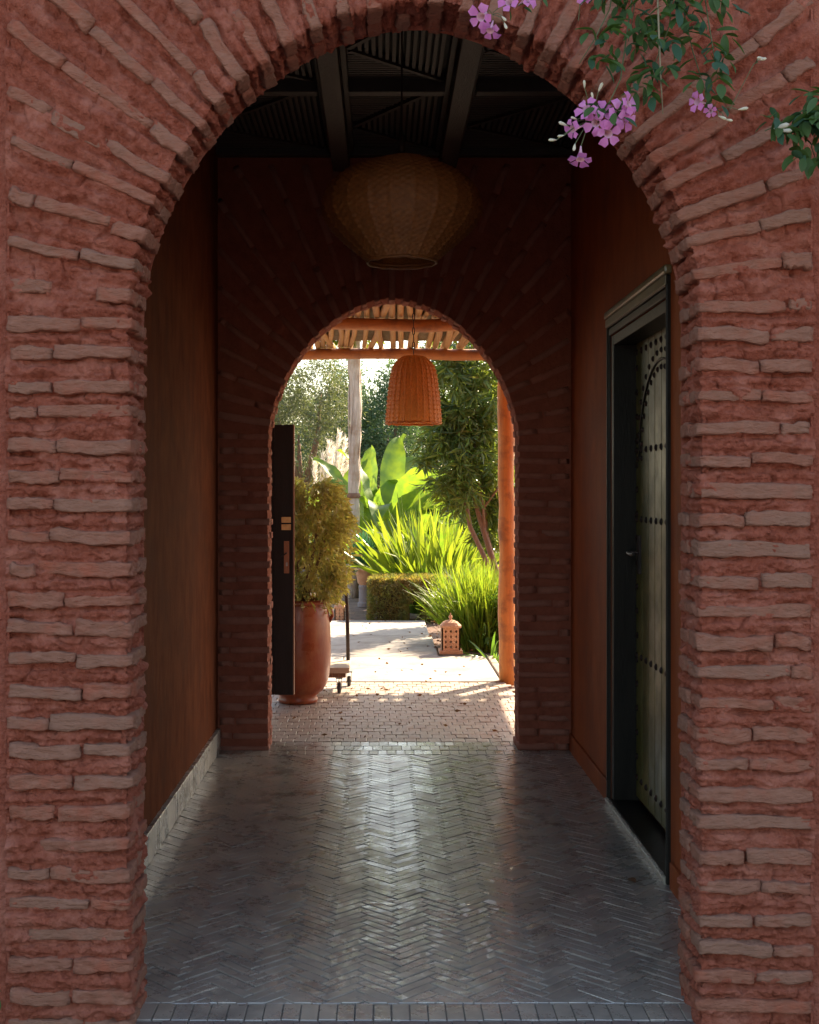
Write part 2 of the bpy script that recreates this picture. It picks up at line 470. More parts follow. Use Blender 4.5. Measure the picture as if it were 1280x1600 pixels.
def arched_wall(root, cx, a, zs, b, yf, yb, x0, x1, zt, step, nface, nrev, m_st, amp, recess, pitch, jit, groove):
    """Rough render of an arched wall: one sheet running round the opening, across the reveal and out over the face."""
    u, px, pz = arch_path(cx, a, zs, b, step)
    ox, oz = out_dir(px, pz, cx, zs)
    vm = v_max(px, pz, ox, oz, x0, x1, zt)
    # the upper corners of the face: snap the nearest radial line on to each corner
    n = len(u)
    tt = np.linspace(0, 1, nface) ** 1.15
    rv = np.linspace(1, 0, nrev, endpoint=False)
    yface = yf + recess
    P = np.zeros((n, nrev + nface, 3))
    N = np.zeros_like(P)
    for j in range(nrev):
        P[:, j, 0] = px + ox * recess * 0.9
        P[:, j, 2] = pz + oz * recess * 0.9
        P[:, j, 1] = yface + (yb - yface) * rv[j]
        N[:, j, 0], N[:, j, 2] = -ox, -oz
    for j in range(nface):
        v = recess * 0.9 + (vm - recess * 0.9) * tt[j]
        P[:, nrev + j, 0] = px + ox * v
        P[:, nrev + j, 2] = pz + oz * v
        P[:, nrev + j, 1] = yface
        N[:, nrev + j, 1] = -1
    N[:, nrev, 0] = -ox * 0.7
    N[:, nrev, 2] = -oz * 0.7
    N[:, nrev, 1] = -0.7
    Q = P.reshape(-1, 3)
    NN = N.reshape(-1, 3)
    # coordinates along the courses so that the crumbling follows the brick rows
    uu = np.repeat(u, nrev + nface)
    vv = (np.hypot(P[:, :, 0] - px[:, None], P[:, :, 2] - pz[:, None]) - (P[:, :, 1] - yface)).reshape(-1)
    q = np.c_[vv, uu, uu * 0]
    d = amp * (0.9 * vnoise(q * [9, 16, 1]) + 0.7 * vnoise(q * [24, 42, 1] + 5.1) + 0.55 * vnoise(q * [55, 90, 1] + 9.2))
    d += -amp * 1.1 * np.maximum(0, vnoise(q * [30, 62, 1] + 3.3) - 0.15) ** 0.8 + amp * 0.42 * vnoise(q * [95, 150, 1] + 1.7) + amp * 0.25
    d -= amp * 0.9 * np.maximum(0, 0.12 - np.abs(vnoise(q * [13, 34, 1] + 8.8))) / 0.12
    d += amp * 0.5 * vnoise(q * [3.5, 5, 1] + 2.9)
    rows = course_rows(u[-1], pitch, jit)
    rr_ = np.array(rows)
    k_ = np.clip(np.searchsorted(rr_, uu), 1, len(rr_) - 1)
    for kk in (k_ - 1, k_):
        e = uu - rr_[kk]
        e = np.where(uu < u[-1] / 2, e, -e)         # negative = below the brick
        gw = np.clip(0.65 + 0.7 * vnoise(np.c_[vv * 17, rr_[kk] * 50, vv * 0]), 0, 1.3)
        d -= groove * gw * np.exp(-((e + 0.0235) / 0.0065) ** 2)
        d -= groove * 0.35 * np.exp(-((e - 0.0235) / 0.005) ** 2)
        d += groove * 0.35 * np.exp(-((np.abs(e) - pitch / 2) / 0.012) ** 2) * 0.5
    Q = Q + NN * d[:, None]
    # keep the outer border straight and the foot on the floor
    W = nrev + nface
    idx = np.arange(n * W).reshape(n, W)
    F = np.stack([idx[:-1, :-1], idx[1:, :-1], idx[1:, 1:], idx[:-1, 1:]], -1).reshape(-1, 4)
    me = mesh_np('plaster_face', Q, F, True)
    return obj('plaster_face', me, m_st, root), (u, px, pz, ox, oz, vm, rows)

def lay_bricks(root, path, pitch, meshes, L0, D0, H0, yf, yb, lmin, lmax, m_b, ztop, proud, limit):
    u, px, pz, ox, oz, vm, rows = path
    cnt = 0
    for uu in rows:
        x, z = np.interp(uu, u, px), np.interp(uu, u, pz)
        dx, dz = np.interp(uu, u, ox), np.interp(uu, u, oz)
        l = math.hypot(dx, dz)
        dx, dz = dx / l, dz / l
        vmax = np.interp(uu, u, vm)
        if dz > 1e-3:
            vmax = min(vmax, (ztop - z) / dz)
        ang = math.atan2(dz, dx)
        v = random.uniform(-0.007, 0.004)
        first = True
        while v < vmax - 0.03 and cnt < limit:
            L = random.uniform(lmin, lmax)
            if first and random.random() < 0.3:
                L *= 0.62
            if v + L > vmax - 0.06:
                L = vmax - v - random.uniform(0.004, 0.014)
            if L < 0.05:
                break
            if not first and random.random() < 0.04:
                v += L * 0.5
                continue
            o = bpy.data.objects.new('brick', random.choice(meshes))
            D = D0
            o.location = (x + dx * (v + L / 2), yf + D / 2 + random.uniform(-proud, proud), z + dz * (v + L / 2) + random.uniform(-0.003, 0.003))
            o.rotation_euler = (random.uniform(-0.03, 0.03), -ang + random.uniform(-0.028, 0.028), random.uniform(-0.012, 0.012))
            o.scale = (L / L0, 1, random.uniform(0.8, 1.15))
            link(o, root)
            cnt += 1
            v += L + random.uniform(0.0, 0.009)
            first = False
        # the second brick of the course inside the reveal
        if cnt < limit:
            o = bpy.data.objects.new('brick', random.choice(meshes))
            dep = yb - yf - D0 - 0.016
            Lr = 0.11
            o.location = (x + dx * (Lr / 2 + random.uniform(-0.006, 0.004)), yb - dep / 2 - 0.003, z + dz * Lr / 2)
            o.rotation_euler = (0, -ang, random.uniform(-0.02, 0.02))
            o.scale = (Lr / L0, dep / D0, random.uniform(0.85, 1.1))
            link(o, root)
            cnt += 1
    return cnt

front = empty('brick_archway', (0.091, FY, 0), 'large rough salmon plaster archway in the foreground with proud thin brown bricks', 'archway')
_, fpath = arched_wall(front, 0.091, 0.795, 2.003, 0.871, FY, BY, -1.055, 1.213, 3.63, 0.0040, 140, 40, M['stucco'], 0.0105, 0.0130, 0.0857, 0.006, 0.016)
bv = [rough_brick(0.2, 0.115, 0.038, 8, k + 1, 0.0062) for k in range(16)]
for me in bv:
    me.materials.append(M['brick'])
nb = lay_bricks(front, fpath, 0.0857, bv, 0.2, 0.115, 0.042, FY, BY, 0.15, 0.30, M['brick'], 2.93, 0.004, 299)
# straight sides of the pilaster, so the raised face has depth at its outer edges
MB().box(-1.0545, FY + 0.02, -0.05, -1.048, 3.64, 3.63).build('pilaster_side', M['stucco'], front)
MB().box(1.206, FY + 0.02, -0.05, 1.2125, 3.64, 3.63).build('pilaster_side', M['stucco'], front)

rear = empty('brick_archway', (0.067, RY, 0), 'dark shaded brick archway at the far end of the corridor opening to the garden', 'archway')
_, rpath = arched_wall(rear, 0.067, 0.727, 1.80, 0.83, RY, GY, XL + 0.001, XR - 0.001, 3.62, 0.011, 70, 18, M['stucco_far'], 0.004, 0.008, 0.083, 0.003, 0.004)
bw = [rough_brick(0.2, 0.115, 0.042, 2, k + 31, 0.0032) for k in range(10)]
for me in bw:
    me.materials.append(M['brick_far'])
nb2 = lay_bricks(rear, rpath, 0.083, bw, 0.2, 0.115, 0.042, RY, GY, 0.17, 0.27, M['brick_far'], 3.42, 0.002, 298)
# garden side face of the rear wall
gp = MB()
gp.add([(XL, GY - 0.002, 2.66), (XR, GY - 0.002, 2.66), (XR, GY - 0.002, 3.62), (XL, GY - 0.002, 3.62)], [(0, 1, 2, 3)])
us, gx, gz = arch_path(0.067, 0.733, 1.80, 0.838, 0.05)
gv, gf = [], []
for i in range(len(us)):
    gv += [(gx[i], GY - 0.002, gz[i]), (XL if gx[i] < 0.067 else XR, GY - 0.002, gz[i])]
    if i and (gx[i] < 0.067) == (gx[i - 1] < 0.067):
        gf.append((2 * i - 2, 2 * i - 1, 2 * i + 1, 2 * i))
gp.add(gv, gf)
gp.build('garden_face', M['facade'], rear)
# inner face of the front wall (seen only from inside)
ip = MB()
us, gx, gz = arch_path(0.091, 0.801, 2.003, 0.877, 0.05)
gv, gf = [], []
for i in range(len(us)):
    gv += [(gx[i], BY - 0.002, gz[i]), (-1.055 if gx[i] < 0.091 else 1.21, BY - 0.002, gz[i])]
    if i and (gx[i] < 0.091) == (gx[i - 1] < 0.091):
        gf.append((2 * i - 2, 2 * i - 1, 2 * i + 1, 2 * i))
ip.add(gv, gf)
ip.add([(-1.055, BY - 0.002, 2.879), (1.21, BY - 0.002, 2.879), (1.21, BY - 0.002, 3.62), (-1.055, BY - 0.002, 3.62)], [(0, 1, 2, 3)])
ip.build('inner_face', M['stucco'], front)

# ------------------------------------------------------------------ floor tiles
def clip(poly, ax, lim, keep_less):
    out = []
    for i in range(len(poly)):
        p, q = poly[i], poly[(i + 1) % len(poly)]
        ip_, iq = (p[ax] <= lim) == keep_less or p[ax] == lim, (q[ax] <= lim) == keep_less or q[ax] == lim
        if ip_:
            out.append(p)
        if ip_ != iq:
            t = (lim - p[ax]) / (q[ax] - p[ax])
            out.append((p[0] + t * (q[0] - p[0]), p[1] + t * (q[1] - p[1])))
    return out

def tile_geo(poly, z=0.0, ins=0.0025, ch=0.002, dep=0.016, tilt=(0, 0)):
    n = len(poly)
    cx = sum(p[0] for p in poly) / n
    cy = sum(p[1] for p in poly) / n
    v = []
    for k, (zz, s_) in enumerate(((z, ins), (z - ch, 0.0), (z - dep, 0.0))):
        for x, y in poly:
            d = math.hypot(x - cx, y - cy)
            f = max(0, 1 - s_ / max(d, 1e-4))
            X, Y = cx + (x - cx) * f, cy + (y - cy) * f
            v.append((X, Y, zz + tilt[0] * (X - cx) + tilt[1] * (Y - cy)))
    f = [tuple(range(n))]
    for r in range(2):
        for i in range(n):
            f.append((r * n + i, (r + 1) * n + i, (r + 1) * n + (i + 1) % n, r * n + (i + 1) % n))
    return v, f

def tile_mesh(L, W, k, rough=0.0008):
    """a worn tile: top of 6 x 2 cells slightly uneven, rounded rim"""
    r_ = random.Random(k)
    v, f = [], []
    nx = 5
    xs = [-L / 2 + L * i / nx for i in range(nx + 1)]
    ring = [(x, -W / 2) for x in xs] + [(x, W / 2) for x in reversed(xs)]
    n = len(ring)
    for zz, s_ in ((0, 0.003), (-0.0024, 0.0), (-0.016, 0.0)):
        for x, y in ring:
            X = math.copysign(max(0, abs(x) - (s_ if abs(x) > L / 2 - 1e-6 else 0)), x)
            Y = math.copysign(abs(y) - s_, y)
            v.append((X, Y + r_.uniform(-1, 1) * rough * 0.8, zz + (r_.uniform(-1, 1) * rough if zz == 0 else 0)))
    for i in range(nx):
        f.append((i, i + 1, n - 2 - i, n - 1 - i))
    for r in range(2):
        for i in range(n):
            f.append((r * n + i, (r + 1) * n + i, (r + 1) * n + (i + 1) % n, r * n + (i + 1) % n))
    me = bpy.data.meshes.new('tile')
    me.from_pydata(v, [], f)
    me.update()
    return me

floor_mb = MB()
floor_mb.add([(-1.0, 3.3, -0.0055), (1.3, 3.3, -0.0055), (1.3, GY, -0.0055), (-1.0, GY, -0.0055)], [(0, 1, 2, 3)])
floor = tag(floor_mb.build('corridor_floor', M['grout']), kind='structure')

TL, TW, GAP = 0.157, 0.0393, 0.0024
tms = [tile_mesh(TL - GAP, TW - GAP, k) for k in range(10)]
for me in tms:
    me.materials.append(M['tile'])
FX0, FX1, FYA, FYB = -0.962, 1.12, 3.765, 7.33
cand, stuffm = [], MB()
c45 = math.sqrt(0.5)
nn = 4
def rot(p):
    return (c45 * (p[0] - p[1]) * 1.0, c45 * (p[0] + p[1]))
for s_ in range(-140, 260):
    for kx in range(-40, 40):
        for typ in (0, 1):
            if typ == 0:
                q = [(s_ + 2 * nn * kx, s_), (s_ + nn + 2 * nn * kx, s_ + 1)]
            else:
                q = [(s_ + 2 * nn * kx, s_ + 1), (s_ + 1 + 2 * nn * kx, s_ + 1 + nn)]
            x0, y0, x1, y1 = q[0][0] * TW, q[0][1] * TW, q[1][0] * TW, q[1][1] * TW
            cx, cy = rot(((x0 + x1) / 2, (y0 + y1) / 2))
            cx += 0.06
            cy += 3.5
            if not (FX0 - 0.07 < cx < FX1 + 0.07 and FYA - 0.07 < cy < FYB + 0.07):
                continue
            ang = R(45) if typ == 0 else R(135)
            gpx = GAP / 2
            poly = [rot(p) for p in ((x0 + gpx, y0 + gpx), (x1 - gpx, y0 + gpx), (x1 - gpx, y1 - gpx), (x0 + gpx, y1 - gpx))]
            poly = [(px_ + 0.06, py_ + 3.5) for px_, py_ in poly]
            ys = [p[1] for p in poly]
            if min(ys) < FYA or max(ys) > FYB:
                poly = clip(clip(poly, 1, FYA, False), 1, FYB, True)
                if len(poly) >= 3:
                    cand.append((9e9, None, poly, 0))
            else:
                hidden = cy < BY and not (-0.76 < cx < 0.94)
                cand.append((cy + (50 if hidden else 0) + abs(cx - 0.07) * 0.5, (cx, cy, ang), poly, 0))
cand.sort(key=lambda c: c[0])
def tile_height():
    return random.uniform(-0.0016, 0.0012)
for k, (key, pl, poly, _) in enumerate(cand):
    if k < 262 and pl:
        o = bpy.data.objects.new('tile', random.choice(tms))
        o.location = (pl[0], pl[1], tile_height())
        o.rotation_euler = (random.gauss(0, 0.012), random.gauss(0, 0.008), pl[2] + (PI if random.random() < 0.5 else 0))
        link(o, floor)
    else:
        v, f = tile_geo(poly, tile_height(), tilt=(random.gauss(0, 0.009), random.gauss(0, 0.009)))
        stuffm.add(v, f)
# border of tiles laid side by side at the far end, and the fill of the rear threshold
def soldier(y0, y1, x0, x1, w, target, m=None, parts=None, jitter=0.0):
    x = x0 + jitter
    while x < x1:
        x2 = min(x + w, x1)
        e_ = [random.uniform(0.0006, 0.0024) for _ in range(4)]
        poly = [(x + e_[0], y0 + 0.002 + e_[1]), (x2 - e_[1], y0 + 0.001 + e_[2]), (x2 - e_[2], y1 - e_[3]), (x + e_[3], y1 - e_[0])]
        if x2 - x > 0.02:
            v, f = tile_geo(poly, tile_height(), tilt=(random.gauss(0, 0.008), random.gauss(0, 0.006)))
            if parts is not None:
                obj('tile', MB().add(v, f).mesh('tile'), m, parts)
            else:
                target.add(v, f)
        x = x2
soldier(7.335, 7.455, XL, XR, 0.052, stuffm)
for k in range(2):
    soldier(7.46 + k * 0.125, 7.46 + k * 0.125 + 0.122, -0.67, 0.81, 0.056, stuffm, jitter=-0.02 * k)
st = stuffm.build('floor_tiles_beyond', M['tile_joined'], floor)
tag(st, kind='stuff')
# front border: side by side tiles on the line of the front wall
soldier(3.640, 3.760, -0.76, 0.945, 0.0525, None, M['tile'], floor)

court_mb = MB()
court_mb.add([(-14, -12, -0.010), (14, -12, -0.010), (14, 3.3, -0.010), (-14, 3.3, -0.010)], [(0, 1, 2, 3)])
court_mb.add([(-14, 3.3, -0.010), (-1.0, 3.3, -0.010), (-1.0, 3.74, -0.010), (-14, 3.74, -0.010)], [(0, 1, 2, 3)])
court_mb.add([(1.3, 3.3, -0.010), (14, 3.3, -0.010), (14, 3.74, -0.010), (1.3, 3.74, -0.010)], [(0, 1, 2, 3)])
court = tag(court_mb.build('courtyard_ground', M['court']), kind='structure')
cs = MB()
for k in range(9):
    soldier(3.64 - 0.155 * (k + 1), 3.64 - 0.155 * (k + 1) + 0.152, -1.6, 1.7, 0.075, cs, jitter=-0.037 * (k % 2))
tag(cs.build('courtyard_tiles', M['court'], court), kind='stuff')

# garden paving: small pavers in staggered rows behind the rear arch
pav_mb = MB()
pav_mb.add([(-3, GY, -0.010), (0.98, GY, -0.010), (0.98, 10.15, -0.010), (-3, 10.15, -0.010)], [(0, 1, 2, 3)])
pav = tag(pav_mb.build('garden_paving', M['grout']), kind='structure')
pms = [tile_mesh(0.074 - 0.004, 0.11 - 0.004, k + 50, 0.001) for k in range(8)]
for me in pms:
    me.materials.append(M['paver'])
pst = MB()
npv = 0
y = GY + 0.005
row = 0
while y < 10.1:
    x = -1.5 - (row % 2) * 0.037 + random.uniform(-0.008, 0.008)
    while x < 0.96:
        w = 0.074
        if -0.72 < x < 0.93 and npv < 292:
            o = bpy.data.objects.new('paver', random.choice(pms))
            o.location = (x + w / 2, y + 0.055, random.uniform(-0.002, 0.002))
            o.rotation_euler = (random.gauss(0, 0.012), random.gauss(0, 0.012), random.gauss(0, 0.02) + (PI if random.random() < 0.5 else 0))
            link(o, pav)
            npv += 1
        else:
            v, f = tile_geo([(x + 0.002, y + 0.002), (x + w - 0.002, y + 0.002), (x + w - 0.002, y + 0.108), (x + 0.002, y + 0.108)], random.uniform(-0.002, 0.002), tilt=(random.gauss(0, 0.01), random.gauss(0, 0.01)))
            pst.add(v, f)
        x += w
    y += 0.11
    row += 1
tag(pst.build('pavers_beyond', M['paver_joined'], pav), kind='stuff')

# garden path: concrete slabs with open joints
path = empty('garden_path', (0, 11, 0), kind='structure')
for (x0, y0, x1, y1) in ((-3.2, 10.16, -0.35, 11.72), (-0.345, 10.16, 0.945, 11.72), (-3.2, 11.74, 0.52, 13.42), (-3.2, 13.435, 0.50, 15.0)):
    MB().box(x0, y0, -0.08, x1, y1, 0.004).build('slab', M['concrete'], path, bevel=0.008)
tag(MB().box(0.985, 9.2, -0.08, 1.6, 10.05, -0.015).build('edging_ground', M['soil']), kind='structure')
kerb = empty('brick_kerb', (1.02, 10.6, 0), 'low row of red bricks edging the bed beside the right pergola post', 'kerb')
for k in range(9):
    MB().box(0.96, 10.2 + k * 0.17, -0.06, 1.02, 10.36 + k * 0.17, 0.012 + random.uniform(-0.004, 0.004)).build('brick', M['paver'], kerb, bevel=0.005)

# ------------------------------------------------------------------ skirtings
sk = obj('skirting', MB().box(XL - 0.01, BY, -0.02, XL + 0.006, RY - 0.003, 0.128).mesh('skirting'), M['grout'], left_wall)
skt = [None] * 6
for k in range(6):
    skt[k] = MB().box(-0.0135, -0.0245, -0.065, 0.0135, 0.0245, 0.065).mesh('tile', bevel=0.003)
    skt[k].materials.append(M['tile'])
y = BY + 0.03
while y < RY - 0.03:
    o = bpy.data.objects.new('tile', random.choice(skt))
    o.location = (XL + 0.008 + random.uniform(-0.001, 0.001), y, 0.066 + random.uniform(-0.002, 0.002))
    o.rotation_euler = (random.gauss(0, 0.01), 0, random.gauss(0, 0.015))
    COL.objects.link(o)
    o.parent = sk
    y += 0.0525
MB().box(XR - 0.014, 6.235, -0.02, XR + 0.01, RY - 0.003, 0.10).build('skirting', M['plaster'], right_wall, bevel=0.004)
MB().box(XR - 0.014, BY, -0.02, XR + 0.01, 4.855, 0.10).build('skirting', M['plaster'], right_wall, bevel=0.004)

# ------------------------------------------------------------------ ceiling
ceil = tag(MB().box(XL - 0.05, BY - 0.05, CZ + 0.045, XR + 0.05, RY + 0.02, CZ + 0.12).build('ceiling', M['ceilboard']), kind='structure')
for x in (-0.237, 0.38):
    MB().box(x - 0.048, BY, CZ - 0.10, x + 0.048, RY - 0.004, CZ + 0.046).build('beam', M['darkwood'], ceil, bevel=0.006)
    for s_ in (-1, 1):
        MB().box(x + s_ * 0.062 - 0.0135, BY, CZ - 0.005, x + s_ * 0.062 + 0.0135, RY - 0.005, CZ + 0.044).build('batten', M['darkwood'], ceil, bevel=0.004)
for yb_ in (5.0, 6.2):
    for (x0, x1) in ((XL, -0.313), (-0.161, 0.304), (0.456, XR)):
        MB().box(x0, yb_ - 0.035, CZ - 0.04, x1, yb_ + 0.035, CZ + 0.045).build('cross_beam', M['darkwood'], ceil, bevel=0.005)
MB().box(XL, RY - 0.07, CZ - 0.02, XR, RY - 0.006, CZ + 0.044).build('wall_plate', M['darkwood'], ceil, bevel=0.004)
lath_me = MB().box(-0.5, -0.5, -0.5, 0.5, 0.5, 0.5).mesh('lath')
lath_me.materials.append(M['lath'])
laths = []
for (x0, x1) in ((XL, -0.313), (-0.161, 0.304), (0.456, XR)):
    for (y0, y1) in ((5.035, 6.165), (6.235, 7.39)):
        ym = (y0 + y1) / 2 + 0.12
        # triangle: apex on the left edge half way, base on the right edge
        def span(xx):
            t = (xx - x0) / (x1 - x0)
            return ym + (y0 - ym) * t, ym + (y1 - ym) * t
        x = x0 + 0.03
        while x < x1 - 0.01:
            a_, b_ = span(x)
            if b_ - a_ > 0.05:
                laths.append(((x, (a_ + b_) / 2, CZ + 0.028), (0.017, b_ - a_ - 0.03, 0.022)))
            x += 0.031
        y = y0 + 0.02
        while y < y1 - 0.01:
            t = (y - ym) / ((y0 - ym) if y < ym else (y1 - ym))
            xe = x0 + (x1 - x0) * t
            if xe - x0 > 0.04:
                laths.append((((x0 + xe) / 2 - 0.01, y, CZ + 0.03), (xe - x0 - 0.025, 0.017, 0.02)))
            y += 0.031
        for yy in (y0, y1):
            p0, p1 = Vector((x0, ym, CZ + 0.022)), Vector((x1, yy, CZ + 0.022))
            d = p1 - p0
            b = obj('diagonal_batten', MB().box(-d.length / 2 + 0.02, -0.012, -0.017, d.length / 2 - 0.02, 0.012, 0.017).mesh('diagonal_batten'), M['darkwood'])
            b.parent = ceil
            b.location = (p0 + p1) / 2
            b.rotation_euler = (0, 0, math.atan2(d.y, d.x))
laths.sort(key=lambda l: abs(l[0][0] - 0.07) + abs(l[0][1] - 6.0))
ls = MB()
for k, (c, s_) in enumerate(laths):
    if k < 296:
        o = bpy.data.objects.new('lath', lath_me)
        o.location, o.scale = c, s_
        link(o, ceil)
    else:
        ls.box(*[c[i] - s_[i] / 2 for i in range(3)], *[c[i] + s_[i] / 2 for i in range(3)])
if ls.v:
    tag(ls.build('laths_beyond', M['lath'], ceil), kind='stuff')

# ------------------------------------------------------------------ studded door in the right wall
DX = XR + 0.108
door = empty('studded_door', (DX, 5.545, 0), 'olive green plank door with rows of black studs in the right corridor wall', 'door')
y0d, y1d = 4.985, 6.105
npl = 8
for k in range(npl):
    w = (y1d - y0d) / npl
    MB().box(DX, y0d + k * w + 0.0015, 0.055, DX + 0.045, y0d + (k + 1) * w - 0.0015, 2.255).build('plank', M['doorgreen'], door, bevel=0.004)
fr = MB()
# jambs and head lining the recess, stepped towards the corridor
for (a_, b_) in ((4.922, 4.98), (6.11, 6.168)):
    fr.box(XR + 0.001, a_, 0.03, DX + 0.045, b_, 2.253)
fr.box(XR + 0.001, 4.98, 2.205, DX - 0.003, 6.11, 2.253)
fr.build('door_frame', M['doorframe'], door, bevel=0.004)
def architrave(w0, w1, proud, z1, z0):
    m_ = MB()
    m_.box(XR - proud, 4.92 - w1, 0.0, XR + 0.004, 4.92 - w0, z1)
    m_.box(XR - proud, 6.17 + w0, 0.0, XR + 0.004, 6.17 + w1, z1)
    m_.box(XR - proud, 4.92 - w0, z0, XR + 0.004, 6.17 + w0, z1)
    return m_
architrave(0.0, 0.014, 0.010, 2.29, 2.256).build('architrave', M['doorframe'], door, bevel=0.004)
architrave(0.014, 0.028, 0.018, 2.335, 2.292).build('architrave', M['doorframe'], door, bevel=0.005)
MB().box(XR - 0.03, 4.875, 2.336, XR + 0.004, 6.205, 2.372).build('cornice', M['moulding'], door, bevel=0.01)
MB().box(XR - 0.0225, 4.885, 2.297, XR - 0.0185, 6.2, 2.333).build('cornice', M['moulding'], door, bevel=0.0015)
studs = MB()
def stud(y, z, r=0.0165):
    v = []
    n = 8
    for rr, dx in ((r, 0.0), (r * 0.8, 0.006), (r * 0.35, 0.010)):
        for k in range(n):
            t = 2 * PI * k / n
            v.append((DX - dx, y + rr * math.cos(t), z + rr * math.sin(t)))
    f = [(i * n + k, i * n + (k + 1) % n, (i + 1) * n + (k + 1) % n, (i + 1) * n + k) for i in range(2) for k in range(n)]
    f.append(tuple(2 * n + k for k in range(n)))
    studs.add(v, f)
for z in (2.165, 1.70, 1.375, 0.73, 0.15):
    y = y0d + 0.04
    while y < y1d - 0.01:
        stud(y, z)
        y += 0.105
z = 0.25
while z < 2.14:
    stud(y1d - 0.035, z)
    stud(y0d + 0.035, z)
    z += 0.115
yc = (y0d + y1d) / 2
for rr in (0.50, 0.42):
    for k in range(19):
        t = PI * k / 18
        if rr == 0.42 or True:
            stud(yc + rr * math.cos(t), 1.66 + (rr * 0.92) * math.sin(t) if rr < 0.45 else 1.66 + 0.46 * math.sin(t) ** 0.8, 0.014)
tag(studs.build('studs', M['iron'], door, smooth=True), kind='stuff')
MB().tube([(DX - 0.004, yc + 0.46 * math.cos(PI * k / 24), 1.66 + 0.42 * math.sin(PI * k / 24)) for k in range(25)], 0.006, 6).build('arch_moulding', M['doorframe'], door, smooth=True)
hb = MB()
hb.box(DX - 0.012, 5.98, 1.12, DX + 0.001, 6.03, 1.30)
hb.tube([(DX - 0.01, 6.005, 1.22), (DX - 0.06, 6.005, 1.22), (DX - 0.065, 5.90, 1.215), (DX - 0.06, 5.86, 1.22)], 0.008, 8)
hb.build('handle', M['iron'], door, smooth=False)
thr = MB().box(XR - 0.012, 4.9, -0.01, DX + 0.02, 6.19, 0.028).build('threshold', M['doorframe'], door, bevel=0.005)
thm = MB().box(-0.008, -0.021, -0.017, 0.008, 0.021, 0.017).mesh('tile', bevel=0.003)
M['gleam_tile'] = mat('threshold_gleam_tile', (0.55, 0.50, 0.42), (0.38, 0.34, 0.28), 0.3, 30, 0.3, 90, rnd=(0.3, 0.26, 0.2))  # pale colour stands in for the gleam along the threshold edge
thm.materials.append(M['gleam_tile'])
for k in range(28):
    o = bpy.data.objects.new('tile', thm)
    o.location = (XR - 0.02, 4.925 + k * 0.0455, 0.014)
    o.rotation_euler = (0, R(-14) + random.gauss(0, 0.05), random.gauss(0, 0.03))
    link(o, door)

# ------------------------------------------------------------------ woven lamps
def basket(name, prof, c, nrib, nweft, parent, m, amp=0.0022, sub=3, bold=1.6):
    """Woven shell: wefts pass over and under the upright ribs."""
    pr = np.array(prof)
    d = np.concatenate([[0], np.cumsum(np.hypot(np.diff(pr[:, 0]), np.diff(pr[:, 1])))])
    nv = nweft * 2
    nu = nrib * 2 * sub
    t = np.linspace(0, d[-1], nv + 1)
    r, z = np.interp(t, d, pr[:, 0]), np.interp(t, d, pr[:, 1])
    for _ in range(6):
        r[1:-1] = (r[:-2] + r[1:-1] * 2 + r[2:]) / 4
    a = np.linspace(0, 2 * PI, nu, endpoint=False)
    A, T = np.meshgrid(a, np.arange(nv + 1))
    weft = np.sin(PI * (T + 0.5))                       # ridge of each weft
    phase = np.where((T // 2) % 2 == 0, 1, -1)
    weave = np.cos(A * nrib) * phase
    ridge = np.where(T % 2 == 0, 1.0, -0.6)
    off = amp * (0.8 * ridge + 0.7 * weave * (ridge > 0)) + amp * bold * np.maximum(0, np.cos(A * nrib / 2)) ** 6
    wob = 0.004 * np.sin(A * 3 + 0.7) + 0.003 * np.sin(A * 5 + T * 0.02)
    RR = r[:, None] * (1 + wob) + off
    Z = z[:, None] + 0.003 * np.sin(A * 4 + 1) + 0 * A
    V = np.stack([c[0] + RR * np.cos(A), c[1] + RR * np.sin(A), c[2] + Z], -1).reshape(-1, 3)
    i = np.arange((nv + 1) * nu).reshape(nv + 1, nu)
    j = np.roll(i, -1, 1)
    F = np.stack([i[:-1], j[:-1], j[1:], i[1:]], -1).reshape(-1, 4)
    return obj(name, mesh_np(name, V, F, True), m, parent)

def wickermat(name, c1, c2, trans, ribs):
    m = mat(name, c1, c2, 0.55, 60, 0.3, 160, c3=tuple(x * 0.6 for x in c1), c3scale=14)
    nt = m.node_tree
    out = nt.nodes['Material Output']
    p = nt.nodes['Principled BSDF']
    t = nd(nt, 'ShaderNodeBsdfTranslucent')
    t.inputs['Color'].default_value = (*[min(1, x * 1.5) for x in c1], 1)
    mx = nd(nt, 'ShaderNodeMixShader')
    mx.inputs[0].default_value = trans
    nt.links.new(p.outputs[0], mx.inputs[1])
    nt.links.new(t.outputs[0], mx.inputs[2])
    nt.links.new(mx.outputs[0], out.inputs['Surface'])
    return m
M['wick1'] = wickermat('basket_wicker', (0.30, 0.115, 0.032), (0.14, 0.052, 0.016), 0.16, 60)
M['wick2'] = wickermat('bell_wicker', (0.70, 0.31, 0.095), (0.42, 0.165, 0.045), 0.28, 30)

def hole_z(pts):
    return pts
LX, LY, LZ = 0.08, 5.2, 2.44
lamp = empty('pendant_lamp', (LX, LY, LZ), 'large dark round wicker basket lamp hanging inside the corridor', 'lamp')
prof1 = [(r_ * 1.05, z_ * 0.94) for r_, z_ in [(.132, 0), (.17, .036), (.230, .092), (.280, .148), (.306, .198), (.308, .24), (.298, .285), (.268, .335), (.218, .38), (.15, .418), (.08, .44), (.03, .446)]]
basket('shade', prof1, (LX, LY, LZ), 44, 52, lamp, M['wick1'], 0.0050, 3, 0.9)
ring = MB()
for k in range(2):
    ring.tube([(LX + 0.140 * math.cos(2 * PI * i / 40), LY + 0.140 * math.sin(2 * PI * i / 40), LZ - 0.004 + k * 0.012 + 0.002 * math.sin(i * 1.7)) for i in range(41)], 0.0065, 6, wob=0.4)
ring.build('rim', M['wick1'], lamp, smooth=True)
